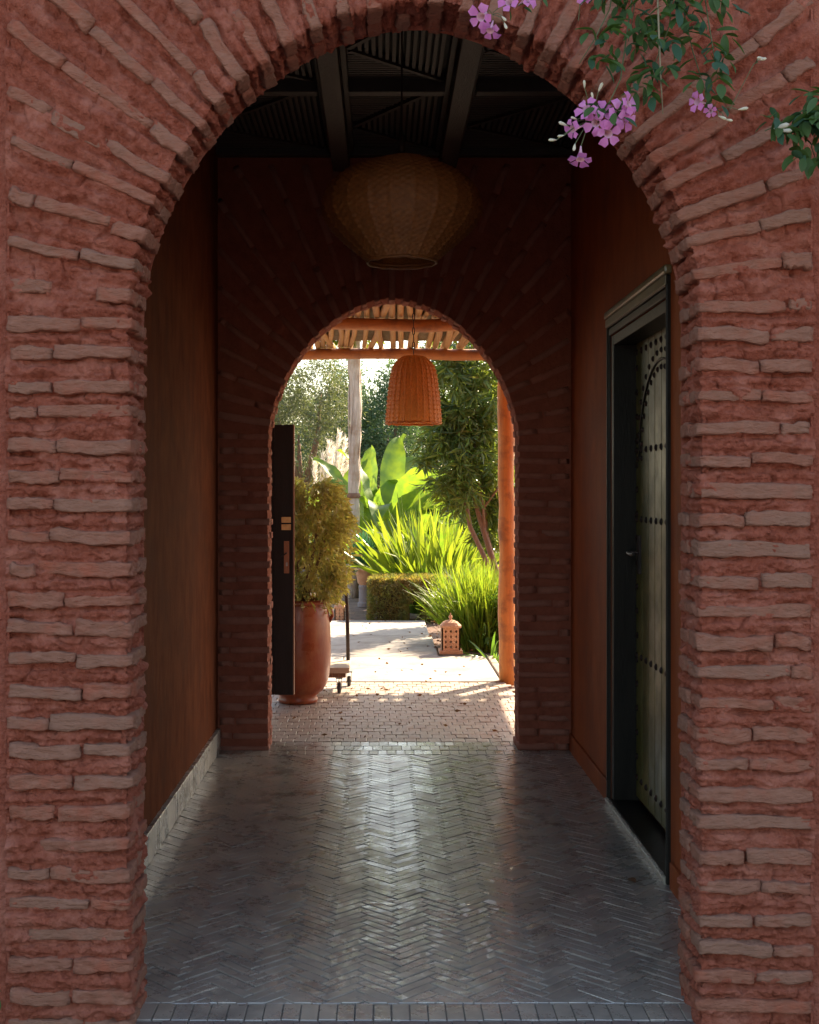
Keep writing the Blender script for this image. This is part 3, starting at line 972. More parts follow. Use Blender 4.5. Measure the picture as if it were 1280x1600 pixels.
MB().tube([(LX, LY, LZ + 0.43), (LX, LY, LZ + 0.62), (LX + 0.002, LY, CZ + 0.05)], 0.004, 6).build('cord', M['iron'], lamp)
MB().tube([(LX, LY, LZ + 0.44), (LX, LY, LZ + 0.475), (LX, LY, LZ + 0.53)], [0.016, 0.014, 0.006], 10).build('cord_grip', M['iron'], lamp, smooth=True)

BX, BYY, BZ = 0.222, 9.0, 1.99
bell = empty('pendant_lamp', (BX, BYY, BZ), 'orange brown bell shaped wicker lamp hanging under the pergola', 'lamp')
prof2 = [(.192, 0), (.188, .05), (.176, .19), (.160, .32), (.146, .385), (.112, .438), (.065, .468), (.02, .475)]
basket('shade', prof2, (BX, BYY, BZ), 52, 36, bell, M['wick2'], 0.0046, 3)
bring = MB()
bring.tube([(BX + 0.192 * math.cos(2 * PI * i / 40), BYY + 0.192 * math.sin(2 * PI * i / 40), BZ - 0.003 + 0.003 * math.sin(i * 2.1)) for i in range(41)], 0.007, 6, wob=0.4)
bring.build('rim', M['wick2'], bell, smooth=True)
ch = MB()
for k in range(9):
    zz = BZ + 0.47 + k * 0.05
    ch.tube([(BX + 0.008 * math.cos(t * PI / 4) * (k % 2), BYY + 0.008 * math.cos(t * PI / 4) * ((k + 1) % 2), zz + 0.026 + 0.028 * math.sin(t * PI / 4)) for t in range(9)], 0.0035, 5)
ch.build('chain', M['iron'], bell)

# ------------------------------------------------------------------ pergola
perg = empty('pergola', (0.7, 10.2, 0), 'log pergola of round poles on beams behind the rear archway', 'pergola')
def log(p0, p1, r, name, m, parent, n=12, seg=7, wob=0.012):
    p0, p1 = Vector(p0), Vector(p1)
    pts, rad = [], []
    for i in range(seg + 1):
        t = i / seg
        q = p0.lerp(p1, t) + Vector([random.uniform(-wob, wob) for _ in range(3)]) * (1 if 0 < i < seg else 0.3)
        pts.append(q)
        rad.append(r * random.uniform(0.93, 1.07))
    return MB().tube(pts, rad, n, wob=0.06).build(name, m, parent, smooth=True)
log((-1.8, 10.25, 2.845), (3.2, 10.25, 2.845), 0.05, 'beam', M['wood_beam'], perg, 14, 14)
log((-1.8, 12.4, 2.845), (3.2, 12.4, 2.845), 0.054, 'beam', M['wood_beam'], perg, 14, 14)
log((-1.8, 7.95, 2.845), (3.2, 7.95, 2.845), 0.055, 'beam', M['wood_beam'], perg, 14, 14)
log((1.0, 10.2, -0.03), (0.985, 10.22, 2.80), 0.066, 'post', M['wood_orange'], perg, 16, 16, 0.006)
log((2.9, 10.2, -0.03), (2.9, 10.22, 2.80), 0.066, 'post', M['wood_orange'], perg, 12, 8)
log((2.9, 12.35, -0.03), (2.9, 12.37, 2.80), 0.066, 'post', M['wood_orange'], perg, 12, 8)
log((-1.65, 10.2, -0.03), (-1.65, 10.22, 2.80), 0.066, 'post', M['wood_orange'], perg, 12, 8)
log((-1.65, 12.35, -0.03), (-1.65, 12.37, 2.80), 0.066, 'post', M['wood_orange'], perg, 12, 8)
x = -1.75
while x < 3.15:
    a_ = random.uniform(-0.14, 0.14)
    log((x + a_, 7.73, 2.93), (x - a_, 12.62 + random.uniform(-0.1, 0.1), 2.93 + random.uniform(-0.005, 0.01)), random.uniform(0.023, 0.031), 'roof_pole', M['pole'], perg, 8, 5, 0.012)
    x += 0.068
cm = MB()  # unseen mat added above the poles to keep sun stripes off the floor
nx_, ny_ = 60, 40
cv = [(-1.8 + 5.0 * i / nx_, 7.74 + 4.62 * j / ny_, 2.975 + random.uniform(-0.008, 0.012)) for j in range(ny_ + 1) for i in range(nx_ + 1)]
cf = [(j * (nx_ + 1) + i, j * (nx_ + 1) + i + 1, (j + 1) * (nx_ + 1) + i + 1, (j + 1) * (nx_ + 1) + i) for j in range(ny_) for i in range(nx_)]
cm.add(cv, cf)
cmo = cm.build('added_shade_mat', M['shade_mat'], perg)
sm = cmo.modifiers.new('thick', 'SOLIDIFY')
sm.thickness = 0.012

# ------------------------------------------------------------------ garden gate leaf
gate = empty('gate_leaf', (-1.05, 8.75, 0), 'dark brown open gate leaf with lock standing left of the clay pot', 'gate')
gx0, gx1, gyy = -1.42, -0.603, 8.75
MB().box(gx0, gyy, 0.12, gx1 - 0.004, gyy + 0.045, 1.965).build('panel', M['gate'], gate, bevel=0.003)
MB().box(gx1 - 0.13, gyy - 0.014, 0.12, gx1 - 0.004, gyy - 0.001, 1.965).build('stile', M['gate'], gate, bevel=0.003)
MB().box(gx0, gyy - 0.014, 0.12, gx0 + 0.12, gyy - 0.001, 1.965).build('stile', M['gate'], gate, bevel=0.003)
for z0, z1 in ((0.12, 0.26), (1.845, 1.965)):
    MB().box(gx0 + 0.121, gyy - 0.013, z0, gx1 - 0.131, gyy - 0.001, z1).build('rail', M['gate'], gate, bevel=0.003)
MB().box(gx1 - 0.004, gyy - 0.012, 0.12, gx1 + 0.004, gyy + 0.044, 1.965).build('edge_strip', M['gate_edge'], gate)
for z0 in (1.295, 1.245):
    MB().box(gx1 - 0.083, gyy - 0.018, z0, gx1 - 0.018, gyy - 0.0145, z0 + 0.04).build('plate', M['brass'], gate, bevel=0.001)
MB().box(gx1 - 0.066, gyy - 0.019, 0.95, gx1 - 0.03, gyy - 0.0145, 1.17).build('lock_plate', M['bark_red'], gate, bevel=0.002)
MB().tube([(gx1 - 0.046, gyy - 0.016, 1.09), (gx1 - 0.046, gyy - 0.06, 1.09), (gx1 - 0.12, gyy - 0.065, 1.035)], 0.0045, 8).build('handle', M['iron'], gate, smooth=True)
MB().box(gx1 - 0.052, gyy - 0.023, 1.0, gx1 - 0.04, gyy - 0.0195, 1.025).build('keyhole', M['steel'], gate)
gpost = MB().box(-1.50, 8.70, -0.06, -1.425, 8.82, 2.1).build('gate_post', M['gate'], gate, bevel=0.004)

# ------------------------------------------------------------------ pot, trolley, lanterns, urn
PX, PY = -0.60, 9.17
pot = empty('clay_pot', (PX, PY, 0), 'tall glazed terracotta pot half hidden by the dark gate leaf', 'pot')
pp = [(0.0, 0.002), (0.132, 0.002), (0.142, 0.012), (0.142, 0.032), (0.130, 0.05), (0.172, 0.085), (0.203, 0.13), (0.222, 0.19), (0.232, 0.28), (0.235, 0.37), (0.233, 0.46), (0.229, 0.55), (0.221, 0.63), (0.213, 0.685), (0.208, 0.705)]
MB().lathe(pp, (PX, PY, 0), 56).build('body', M['terracotta'], pot, smooth=True)
MB().lathe([(0.203, 0.70), (0.214, 0.704), (0.222, 0.716), (0.222, 0.728), (0.214, 0.738), (0.198, 0.74), (0.186, 0.73), (0.182, 0.66)], (PX, PY, 0), 56).build('rim', M['terracotta'], pot, smooth=True)
MB().lathe([(0.0, 0.68), (0.19, 0.675)], (PX, PY, 0), 32).build('soil_fill', M['soil'], pot)
for s_ in (-1, 1):
    MB().tube([(PX + s_ * 0.205, PY, 0.69), (PX + s_ * 0.236, PY, 0.665), (PX + s_ * 0.242, PY, 0.62), (PX + s_ * 0.222, PY, 0.575)], [0.014, 0.016, 0.016, 0.012], 8).build('lug', M['terracotta'], pot, smooth=True)

tr = empty('plant_trolley', (-0.5, 9.75, 0), 'low wooden flatbed trolley on casters with iron push bar behind the clay pot', 'trolley')
for k in range(4):
    MB().box(-0.80, 9.53 + k * 0.115, 0.155, -0.245, 9.53 + k * 0.115 + 0.112, 0.197).build('board', M['timber'], tr, bevel=0.004)
MB().box(-0.78, 9.56, 0.118, -0.27, 9.60, 0.154).box(-0.78, 9.90, 0.118, -0.27, 9.94, 0.154).build('bearer', M['bark'], tr, bevel=0.003)
for (x, y) in ((-0.32, 9.585), (-0.255, 9.93), (-0.75, 9.585), (-0.75, 9.93)):
    w = MB()
    prof = [(0.0, -0.014), (0.034, -0.014), (0.040, -0.008), (0.040, 0.008), (0.034, 0.014), (0.0, 0.014)]
    v, f, n = [], [], 18
    for r_, dx in prof:
        for k in range(n):
            t = 2 * PI * k / n
            v.append((x + dx, y + r_ * math.cos(t), 0.040 + r_ * math.sin(t)))
    for i in range(len(prof) - 1):
        for k in range(n):
            f.append((i * n + k, i * n + (k + 1) % n, (i + 1) * n + (k + 1) % n, (i + 1) * n + k))
    w.add(v, f)
    wo = w.build('caster_wheel', M['rubber'], tr, smooth=True)
    MB().tube([(x - 0.019, y, 0.04), (x + 0.019, y, 0.04)], 0.012, 10).build('hub', M['steel'], wo)
    MB().box(x - 0.02, y - 0.012, 0.035, x - 0.016, y + 0.012, 0.117).box(x + 0.016, y - 0.012, 0.035, x + 0.020, y + 0.012, 0.117).box(x - 0.025, y - 0.025, 0.108, x + 0.025, y + 0.025, 0.1175).build('fork', M['steel'], tr)
hp = MB()
hp.tube([(-0.262, 9.965, 0.13), (-0.27, 9.965, 0.55), (-0.288, 9.965, 0.90), (-0.30, 9.965, 0.915), (-0.74, 9.965, 0.92), (-0.755, 9.965, 0.90), (-0.77, 9.965, 0.13)], 0.015, 10)
hp.build('push_bar', M['iron'], tr, smooth=True)

def lantern(root, c, w, h):
    """square clay lantern with pierced sides, domed cap and finial; each wall really pierced"""
    x, y, z = c
    MB().box(x - w * 0.62, y - w * 0.62, z, x + w * 0.62, y + w * 0.62, z + 0.035).build('base', M['lantern'], root, bevel=0.006)
    t = 0.014
    hw = w / 2
    zb, zt = z + 0.034, z + h * 0.72
    nc, nr = 3, 4
    for side in range(4):
        bm = bmesh.new()
        # panel in local (u, v): cells each with a diamond hole
        cu, cv_ = w / (nc + 0.6), (zt - zb) / (nr + 0.3)
        u0 = -hw + (w - cu * nc) / 2
        quads = []
        for i in range(nc):
            for j in range(nr):
                a0, a1 = u0 + i * cu, u0 + (i + 1) * cu
                b0, b1 = zb + 0.15 * cv_ + j * cv_, zb + 0.15 * cv_ + (j + 1) * cv_
                mu, mv = (a0 + a1) / 2, (b0 + b1) / 2
                if (j % 2):
                    ru, rv_ = cu * 0.24, cv_ * 0.34
                else:
                    ru, rv_ = cu * 0.22, cv_ * 0.31
                H = [(mu, mv - rv_), (mu + ru, mv), (mu, mv + rv_), (mu - ru, mv)]
                C = [(a0, b0), (a1, b0), (a1, b1), (a0, b1)]
                E = [((a0 + a1) / 2, b0), (a1, mv), ((a0 + a1) / 2, b1), (a0, mv)]
                for k in range(4):
                    quads.append([E[k], C[(k + 1) % 4], E[(k + 1) % 4], H[(k + 1) % 4], H[k]])
        quads += [[(-hw, zb), (u0, zb), (u0, zt), (-hw, zt)], [(u0 + nc * cu, zb), (hw, zb), (hw, zt), (u0 + nc * cu, zt)],
                  [(u0, zb), (u0 + nc * cu, zb), (u0 + nc * cu, zb + 0.15 * cv_), (u0, zb + 0.15 * cv_)], [(u0, zt - 0.15 * cv_), (u0 + nc * cu, zt - 0.15 * cv_), (u0 + nc * cu, zt), (u0, zt)]]
        keys, fs = {}, []
        for q in quads:
            fs.append([keys.setdefault((round(p[0], 5), round(p[1], 5)), len(keys)) for p in q])
        front_v = [bm.verts.new((k[0], -hw, k[1])) for k in keys]
        back_v = [bm.verts.new((k[0], -hw + t, k[1])) for k in keys]
        edges = {}
        for q in fs:
            bm.faces.new([front_v[i] for i in q])
            bm.faces.new([back_v[i] for i in reversed(q)])
            for i in range(len(q)):
                e = (q[i], q[(i + 1) % len(q)])
                if (e[1], e[0]) in edges:
                    del edges[(e[1], e[0])]
                else:
                    edges[e] = 1
        for a_, b_ in edges:
            bm.faces.new([front_v[b_], front_v[a_], back_v[a_], back_v[b_]])
        me = bpy.data.meshes.new('pierced_side')
        bmesh.ops.rotate(bm, verts=bm.verts[:], cent=(0, 0, 0), matrix=Matrix.Rotation(side * PI / 2, 3, 'Z'))
        bmesh.ops.translate(bm, verts=bm.verts[:], vec=(x, y, 0))
        bm.to_mesh(me)
        bm.free()
        obj('pierced_side', me, M['lantern'], root)
    cap = MB()
    n = 24
    prof = [(hw * 1.12, 0.0), (hw * 1.12, 0.02), (hw * 1.0, 0.03), (hw * 0.8, 0.048), (hw * 0.5, 0.062), (hw * 0.15, 0.07)]
    v, f = [], []
    for r_, dz in prof:
        for k in range(n):
            t_ = 2 * PI * (k + 0.5) / n
            c_, s_ = math.cos(t_), math.sin(t_)
            q = (abs(c_) ** 5 + abs(s_) ** 5) ** (-1 / 5)
            v.append((x + r_ * q * c_, y + r_ * q * s_, zt - 0.001 + dz))
    for i in range(len(prof) - 1):
        for k in range(n):
            f.append((i * n + k, i * n + (k + 1) % n, (i + 1) * n + (k + 1) % n, (i + 1) * n + k))
    f.append(tuple(range(n - 1, -1, -1)))
    f.append(tuple((len(prof) - 1) * n + k for k in range(n)))
    cap.add(v, f)
    cap.build('cap', M['lantern'], root)
    MB().lathe([(0.02, 0.0), (0.012, 0.012), (0.020, 0.028), (0.014, 0.042), (0.005, 0.052), (0.006, 0.06), (0.001, 0.07)], (x, y, zt + 0.066), 12).build('finial', M['lantern'], root, smooth=True)
    MB().tube([(x, y, z + 0.035), (x, y, z + 0.1)], 0.028, 12).build('candle', M['plume'], root, smooth=True)

ln = empty('clay_lantern', (0.64, 11.95, 0.004), 'pierced cream clay lantern on the path edge in front of the bright grass', 'lantern')
lantern(ln, (0.64, 11.95, 0.004), 0.175, 0.335)
ln2 = empty('clay_lantern', (-0.50, 15.15, -0.05), 'small far clay lantern standing behind the trolley push bar', 'lantern')
lantern(ln2, (-0.50, 15.15, -0.05), 0.12, 0.26)

urn = empty('stone_urn', (-0.235, 17.4, -0.05), 'small brown stone urn holding the teal spiky plant', 'urn')
MB().lathe([(0.0, 0.0), (0.095, 0.0), (0.095, 0.05), (0.08, 0.07), (0.078, 0.24), (0.085, 0.27), (0.075, 0.3)], (-0.235, 17.4, -0.05), 20).build('pedestal', M['stone'], urn)
MB().lathe([(0.075, 0.3), (0.095, 0.33), (0.115, 0.42), (0.125, 0.49), (0.135, 0.5), (0.135, 0.525), (0.115, 0.53), (0.105, 0.5), (0.0, 0.49)], (-0.235, 17.4, -0.05), 24).build('bowl', M['lantern'], urn, smooth=True)
low = empty('low_wall', (-0.3, 21.3, -0.05), 'low grey stone step wall at the back of the bed', 'wall')
for k in range(7):
    MB().box(-1.6 + k * 0.36, 21.0, -0.06, -1.6 + k * 0.36 + 0.35, 21.4, 0.13).build('stone', M['stone'], low, bevel=0.012)
    MB().box(-1.55 + k * 0.36, 21.06, 0.131, -1.55 + k * 0.36 + 0.35, 21.45, 0.31).build('stone', M['stone'], low, bevel=0.012)

# ------------------------------------------------------------------ plants
def blades(base, dirs, length, width, droop, seg=5, fold=0.15, tip=0.06):
    """strap leaves: arrays of base points, start directions, lengths, widths -> verts, quads"""
    n = len(base)
    d = dirs / np.linalg.norm(dirs, axis=1, keepdims=True)
    side = np.cross(d, np.array([0, 0, 1.0]))
    sl = np.linalg.norm(side, axis=1, keepdims=True)
    side = np.where(sl > 1e-4, side / np.maximum(sl, 1e-6), np.array([1.0, 0, 0]))
    tw = rng.uniform(-1.2, 1.2, n)[:, None]
    nrm = np.cross(side, d)
    side = side * np.cos(tw) + nrm * np.sin(tw)
    p = base.copy()
    V = np.zeros((n, seg + 1, 2, 3))
    prof = [0.55, 0.95, 1.0, 0.85, 0.55, tip] if seg == 5 else np.interp(np.linspace(0, 1, seg + 1), [0, 0.2, 0.45, 0.7, 1], [0.5, 0.95, 1, 0.75, tip])
    for i in range(seg + 1):
        w = (width * prof[i] / 2)[:, None]
        V[:, i, 0] = p - side * w
        V[:, i, 1] = p + side * w
        d = d + np.array([0, 0, -1.0]) * (droop[:, None] * (i + 0.5) / seg)
        d /= np.linalg.norm(d, axis=1, keepdims=True)
        p = p + d * (length / seg)[:, None]
    idx = np.arange(n * (seg + 1) * 2).reshape(n, seg + 1, 2)
    F = np.stack([idx[:, :-1, 0], idx[:, :-1, 1], idx[:, 1:, 1], idx[:, 1:, 0]], -1).reshape(-1, 4)
    return V.reshape(-1, 3), F

def leaves(pos, dirs, length, width, bend=0.25):
    """small leaves, each two quads folded along the midrib (6 verts)"""
    n = len(pos)
    d = dirs / np.linalg.norm(dirs, axis=1, keepdims=True)
    r = rng.normal(size=(n, 3))
    s = np.cross(d, r)
    s /= np.linalg.norm(s, axis=1, keepdims=True)
    u = np.cross(s, d)
    L, W = length[:, None], width[:, None]
    V = np.zeros((n, 6, 3))
    V[:, 0] = pos
    V[:, 1] = pos + d * L * 0.45 - s * W * 0.5 + u * L * 0.06
    V[:, 2] = pos + d * L * 0.5
    V[:, 3] = pos + d * L * 0.45 + s * W * 0.5 + u * L * 0.06
    V[:, 4] = pos + d * L - u * L * bend
    V[:, 5] = pos + d * L * 0.78 - u * L * bend * 0.4
    i = np.arange(n)[:, None] * 6
    F = np.concatenate([i + [0, 2, 1, 1], i + [0, 3, 2, 2]], 0)
    q1 = i + np.array([[0, 2, 5, 1]])
    q2 = i + np.array([[0, 3, 5, 2]])
    q3 = i + np.array([[1, 5, 4, 4]])
    a = np.concatenate([i + np.array([[0, 2, 1]]), i + np.array([[0, 3, 2]]), i + np.array([[1, 2, 4]]), i + np.array([[2, 3, 4]])], 0)
    return V.reshape(-1, 3), a

def unit(n):
    v = rng.normal(size=(n, 3))
    return v / np.linalg.norm(v, axis=1, keepdims=True)

def crown_mesh(name, blobs, nclump, per, ll, lw, clump_r, m, parent, droop=0.2, shell=0.55):
    """leaf-sized faces in clumps spread through a few overlapping ellipsoids"""
    P, D = [], []
    w = np.array([b[1][0] * b[1][1] * b[1][2] for b in blobs]) ** (2 / 3)
    w = w / w.sum()
    for (c, r), k in zip(blobs, (w * nclump).astype(int) + 1):
        u = unit(k) * (shell + (1 - shell) * rng.random((k, 1))) ** 1.0
        cc = np.array(c) + u * np.array(r)
        cr = clump_r * rng.uniform(0.6, 1.4, k)
        pts = np.repeat(cc, per, 0) + rng.normal(size=(k * per, 3)) * np.repeat(cr, per)[:, None] * 0.5
        out = pts - np.array(c)
        out /= np.linalg.norm(out, axis=1, keepdims=True) + 1e-6
        dd = out * 0.8 + unit(k * per) * 0.9 + np.array([0, 0, -droop])
        P.append(pts)
        D.append(dd)
    P, D = np.concatenate(P), np.concatenate(D)
    n = len(P)
    V, F = leaves(P, D, ll * rng.uniform(0.7, 1.3, n), lw * rng.uniform(0.7, 1.3, n))
    return obj(name, mesh_np(name, V, F), m, parent)

def branchy(root, base, tips, r0, m, name='trunk', bname='branch'):
    base = Vector(base)
    mid = base + Vector((0, 0, (sum(t[2] for t in tips) / len(tips) - base.z) * 0.45))
    MB().tube([base, base.lerp(mid, 0.5) + Vector((random.uniform(-.05, .05), random.uniform(-.05, .05), 0)), mid], [r0 * 1.25, r0, r0 * 0.85], 10, wob=0.15).build(name, m, root, smooth=True)
    for t in tips:
        t = Vector(t)
        q = mid.lerp(t, 0.5) + Vector((random.uniform(-.1, .1), random.uniform(-.1, .1), random.uniform(0, .15)))
        MB().tube([mid, q, t], [r0 * 0.7, r0 * 0.45, r0 * 0.15], 7, wob=0.15).build(bname, m, root, smooth=True)

def tree(label, loc, blobs, r0, lm, bm_, nclump, per, ll, lw, cr, group=None, droop=0.2, cat='tree', name='tree'):
    t = empty(name, loc, label, cat, group)
    crown_mesh('crown', blobs, nclump, per, ll, lw, cr, lm, t, droop)
    branchy(t, loc, [b[0] for b in blobs], r0, bm_)
    return t

GZ = -0.06
# potted weeping shrub
ps = empty('potted_shrub', (PX, PY, 0.68), 'straw and green weeping shrub growing in the tall terracotta pot', 'shrub')
P, D = [], []
for k in range(190):
    a = rng.uniform(0, 2 * PI)
    z = 0.78 + 0.84 * rng.random() ** 0.9
    t = (z - 0.78) / 0.84
    rmax = float(np.interp(t, [0, 0.2, 0.5, 0.8, 0.93, 1], [0.15, 0.21, 0.27, 0.26, 0.22, 0.13]))
    r_ = rmax * rng.random() ** 0.4
    c = np.array([PX + 0.085 + r_ * math.cos(a), PY + r_ * math.sin(a), z])
    n = 48
    f = rng.random((n, 1))
    hang = np.array([math.cos(a) * 0.05, math.sin(a) * 0.05, -0.12])
    P.append(c + f * hang + rng.normal(size=(n, 3)) * 0.026)
    D.append(hang[None] * 4.2 + np.array([math.cos(a), math.sin(a), 0]) * 0.3 + unit(n) * 0.55)
P, D = np.concatenate(P), np.concatenate(D)
n = len(P)
V, F = leaves(P, D, 0.058 * rng.uniform(0.6, 1.3, n), 0.019 * rng.uniform(0.7, 1.3, n), 0.12)
obj('foliage', mesh_np('foliage', V, F), M['l_ficus'], ps)
for k in range(6):
    a = k * 1.05
    MB().tube([(PX + 0.04 * math.cos(a), PY + 0.04 * math.sin(a), 0.66), (PX + 0.05 + 0.09 * math.cos(a), PY + 0.09 * math.sin(a), 1.0), (PX + 0.08 + 0.2 * math.cos(a), PY + 0.2 * math.sin(a), 1.45)], [0.014, 0.011, 0.004], 7).build('stem', M['bark'], ps, smooth=True)

# teal rosette
tp = empty('spiky_plant', (-0.235, 17.4, 0.44), 'teal spiky rosette plant standing upright in the small urn', 'plant')
n = 90
a = rng.uniform(0, 2 * PI, n)
el = rng.uniform(0.95, 1.5, n)
dirs = np.c_[np.cos(a) * np.cos(el), np.sin(a) * np.cos(el), np.sin(el)]
base = np.array([-0.235, 17.4, 0.44]) + rng.normal(size=(n, 3)) * [0.03, 0.03, 0.01]
V, F = blades(base, dirs, rng.uniform(0.42, 0.64, n), np.full(n, 0.032), rng.uniform(0.0, 0.12, n))
obj('leaves', mesh_np('leaves', V, F), M['l_teal'], tp)

# clipped box hedge with a notch
hd = empty('box_hedge', (0.22, 15.6, -0.06), 'clipped brown green box hedge across the end of the path', 'hedge')
def rounded_block(x0, y0, z0, x1, y1, z1, n, r=0.07):
    """points on the surface of a rounded block with outward normals"""
    L = np.array([x1 - x0, y1 - y0, z1 - z0])
    ar = np.array([L[1] * L[2], L[1] * L[2], L[0] * L[2], L[0] * L[2], L[0] * L[1]])
    fi = rng.choice(5, n, p=ar / ar.sum())
    u = rng.random((n, 3))
    u[fi == 0, 0] = 0
    u[fi == 1, 0] = 1
    u[fi == 2, 1] = 0
    u[fi == 3, 1] = 1
    u[fi == 4, 2] = 1
    p = np.array([x0, y0, z0]) + u * L
    lo, hi = np.array([x0 + r, y0 + r, z0 - 1]), np.array([x1 - r, y1 - r, z1 - r])
    q = np.clip(p, lo, hi)
    d = p - q
    l = np.linalg.norm(d, axis=1, keepdims=True)
    d = d / np.maximum(l, 1e-6)
    return q + d * r, d
P1, N1 = rounded_block(-0.15, 15.25, -0.05, 0.30, 15.95, 0.47, 15000)
P2, N2 = rounded_block(0.26, 15.25, 0.19, 0.85, 15.95, 0.475, 10000)
P3, N3 = rounded_block(0.49, 15.27, -0.05, 0.86, 15.93, 0.3, 5500)
P, N = np.concatenate([P1, P2, P3]), np.concatenate([N1, N2, N3])
n = len(P)
P = P - N * rng.uniform(0, 0.05, (n, 1)) + N * 0.012 * vnoise(P * 12)[:, None]
V, F = leaves(P, N * 0.9 + unit(n) * 0.75 + [0, 0, 0.35], 0.042 * rng.uniform(0.6, 1.4, n), 0.014 * rng.uniform(0.6, 1.4, n))
obj('foliage', mesh_np('foliage', V, F), M['l_hedge'], hd)
MB().box(-0.06, 15.37, -0.06, 0.21, 15.85, 0.38).box(0.211, 15.37, 0.27, 0.76, 15.85, 0.38).box(0.58, 15.39, -0.06, 0.76, 15.83, 0.269).build('core', M['hedge_core'], hd, bevel=0.03)

def clump(name, label, cat, loc, n, rx, ry, lmin, lmax, w, lean, droop, m, seg=5, upbias=1.0, kind=None):
    o = empty(name, loc, label, cat)
    a = rng.uniform(0, 2 * PI, n)
    r_ = np.sqrt(rng.random(n))
    base = np.array(loc) + np.c_[r_ * np.cos(a) * rx, r_ * np.sin(a) * ry, np.zeros(n)]
    d = np.c_[np.cos(a) * r_ * lean + rng.normal(size=n) * 0.22, np.sin(a) * r_ * lean + rng.normal(size=n) * 0.22, np.full(n, upbias)]
    V, F = blades(base, d, rng.uniform(lmin, lmax, n), w * rng.uniform(0.6, 1.3, n), np.abs(rng.normal(size=n)) * droop, seg)
    obj('leaves', mesh_np('leaves', V, F), m, o)
    return o
clump('ornamental_grass', 'bright green tall grass clump behind the near clay lantern', 'grass', (0.99, 12.9, GZ), 1700, 0.27, 0.45, 0.5, 0.95, 0.018, 0.28, 0.28, M['l_grass'])
clump('strap_leaf_plant', 'yellow green strap leaved plants behind the clipped hedge', 'plant', (0.68, 16.9, GZ), 360, 0.42, 0.5, 0.7, 1.5, 0.075, 0.5, 0.25, M['l_iris'])
clump('strap_leaf_plant', 'paler strap leaved plants right of the low stone wall, further back', 'plant', (0.62, 18.4, GZ), 240, 0.5, 0.4, 0.9, 1.6, 0.075, 0.7, 0.25, M['l_iris'])
clump('small_fan_plant', 'small light green fan leaved plant at the foot of the right post', 'plant', (1.02, 11.75, GZ), 46, 0.09, 0.09, 0.2, 0.36, 0.024, 1.9, 0.5, M['l_shrub'], upbias=0.75)

sh = empty('leafy_shrub', (1.24, 12.5, GZ), 'low glossy leaved shrub right of the bright grass', 'shrub')
crown_mesh('foliage', [((1.24, 12.5, 0.28), (0.24, 0.3, 0.30))], 60, 26, 0.075, 0.028, 0.10, M['l_shrub'], sh)
MB().tube([(1.24, 12.5, GZ), (1.24, 12.5, 0.3)], [0.02, 0.01], 6).build('stem', M['bark'], sh)

# banana plant with separate leaves
def big_leaf(root, base, az, el, stalk, length, width, droop, m, flop=0.0):
    d = Vector((math.cos(az) * math.cos(el), math.sin(az) * math.cos(el), math.sin(el)))
    p = Vector(base)
    pts = [p.copy()]
    for i in range(3):
        p = p + d * stalk / 3
        pts.append(p.copy())
    seg = 12
    rib, wid = [p.copy()], [0.05]
    dirs_ = [d.copy()]
    for i in range(seg):
        d = (d + Vector((0, 0, -1)) * droop * (i + 1) / seg * 0.35).normalized()
        p = p + d * length / seg
        rib.append(p.copy())
        dirs_.append(d.copy())
        t = (i + 1) / seg
        wid.append(width * max(0.02, (math.sin(PI * min(1, t * 0.93 + 0.05)) ** 0.6)))
    v, f = [], []
    for i, (q, w) in enumerate(zip(rib, wid)):
        dd = dirs_[i]
        side = dd.cross(Vector((0, 0, 1)))
        if side.length < 1e-3:
            side = Vector((1, 0, 0))
        side.normalize()
        up = side.cross(dd).normalized()
        side = (side * math.cos(flop) + up * math.sin(flop)).normalized()
        up = side.cross(dd).normalized()
        for k, s_ in enumerate((-1, -0.55, 0, 0.55, 1)):
            wave = 0.02 * math.sin(i * 1.9 + k) * abs(s_)
            v.append(q + side * w * 0.5 * s_ + up * (abs(s_) * w * 0.20 + wave))
    for i in range(seg):
        for k in range(4):
            f.append((i * 5 + k, i * 5 + k + 1, (i + 1) * 5 + k + 1, (i + 1) * 5 + k))
    mb = MB().add(v, f)
    mb.tube(pts, [0.022, 0.016, 0.013, 0.011], 6)
    return mb.build('leaf', m, root, smooth=True)

def banana(label, loc, specs, m, h0=0.5):
    b = empty('banana_plant', loc, label, 'plant')
    MB().tube([loc, (loc[0], loc[1], loc[2] + h0 * 0.6), (loc[0] + 0.03, loc[1], loc[2] + h0 * 1.1)], [0.09, 0.08, 0.05], 10).build('stem', m, b, smooth=True)
    for (az, el, st_, ln_, wd, dr, fl) in specs:
        big_leaf(b, (loc[0] + 0.04 * math.cos(R(az)), loc[1] + 0.04 * math.sin(R(az)), loc[2] + h0), R(az), R(el), st_, ln_, wd, dr, m, fl)
    return b
banana('tall bright banana plant with upright glowing leaves behind the pale trunk', (-0.18, 20.2, GZ),
       [(0, 78, .7, 1.35, .36, .3, .5), (40, 70, .6, 1.3, .38, .5, -.4), (180, 70, .6, 1.25, .36, .5, .5), (-60, 66, .5, 1.2, .36, .7, .2), (10, 60, .6, 1.25, .38, .5, .9),
        (150, 56, .5, 1.1, .34, .8, -.6), (250, 62, .5, 1.1, .34, .9, .1), (-30, 48, .5, 1.1, .36, 1.1, .5), (90, 72, .7, 1.3, .36, .4, .6), (215, 50, .4, 1.0, .34, 1.2, .4), (-80, 42, .4, 1.0, .34, 1.3, .2)], M['l_banana'])
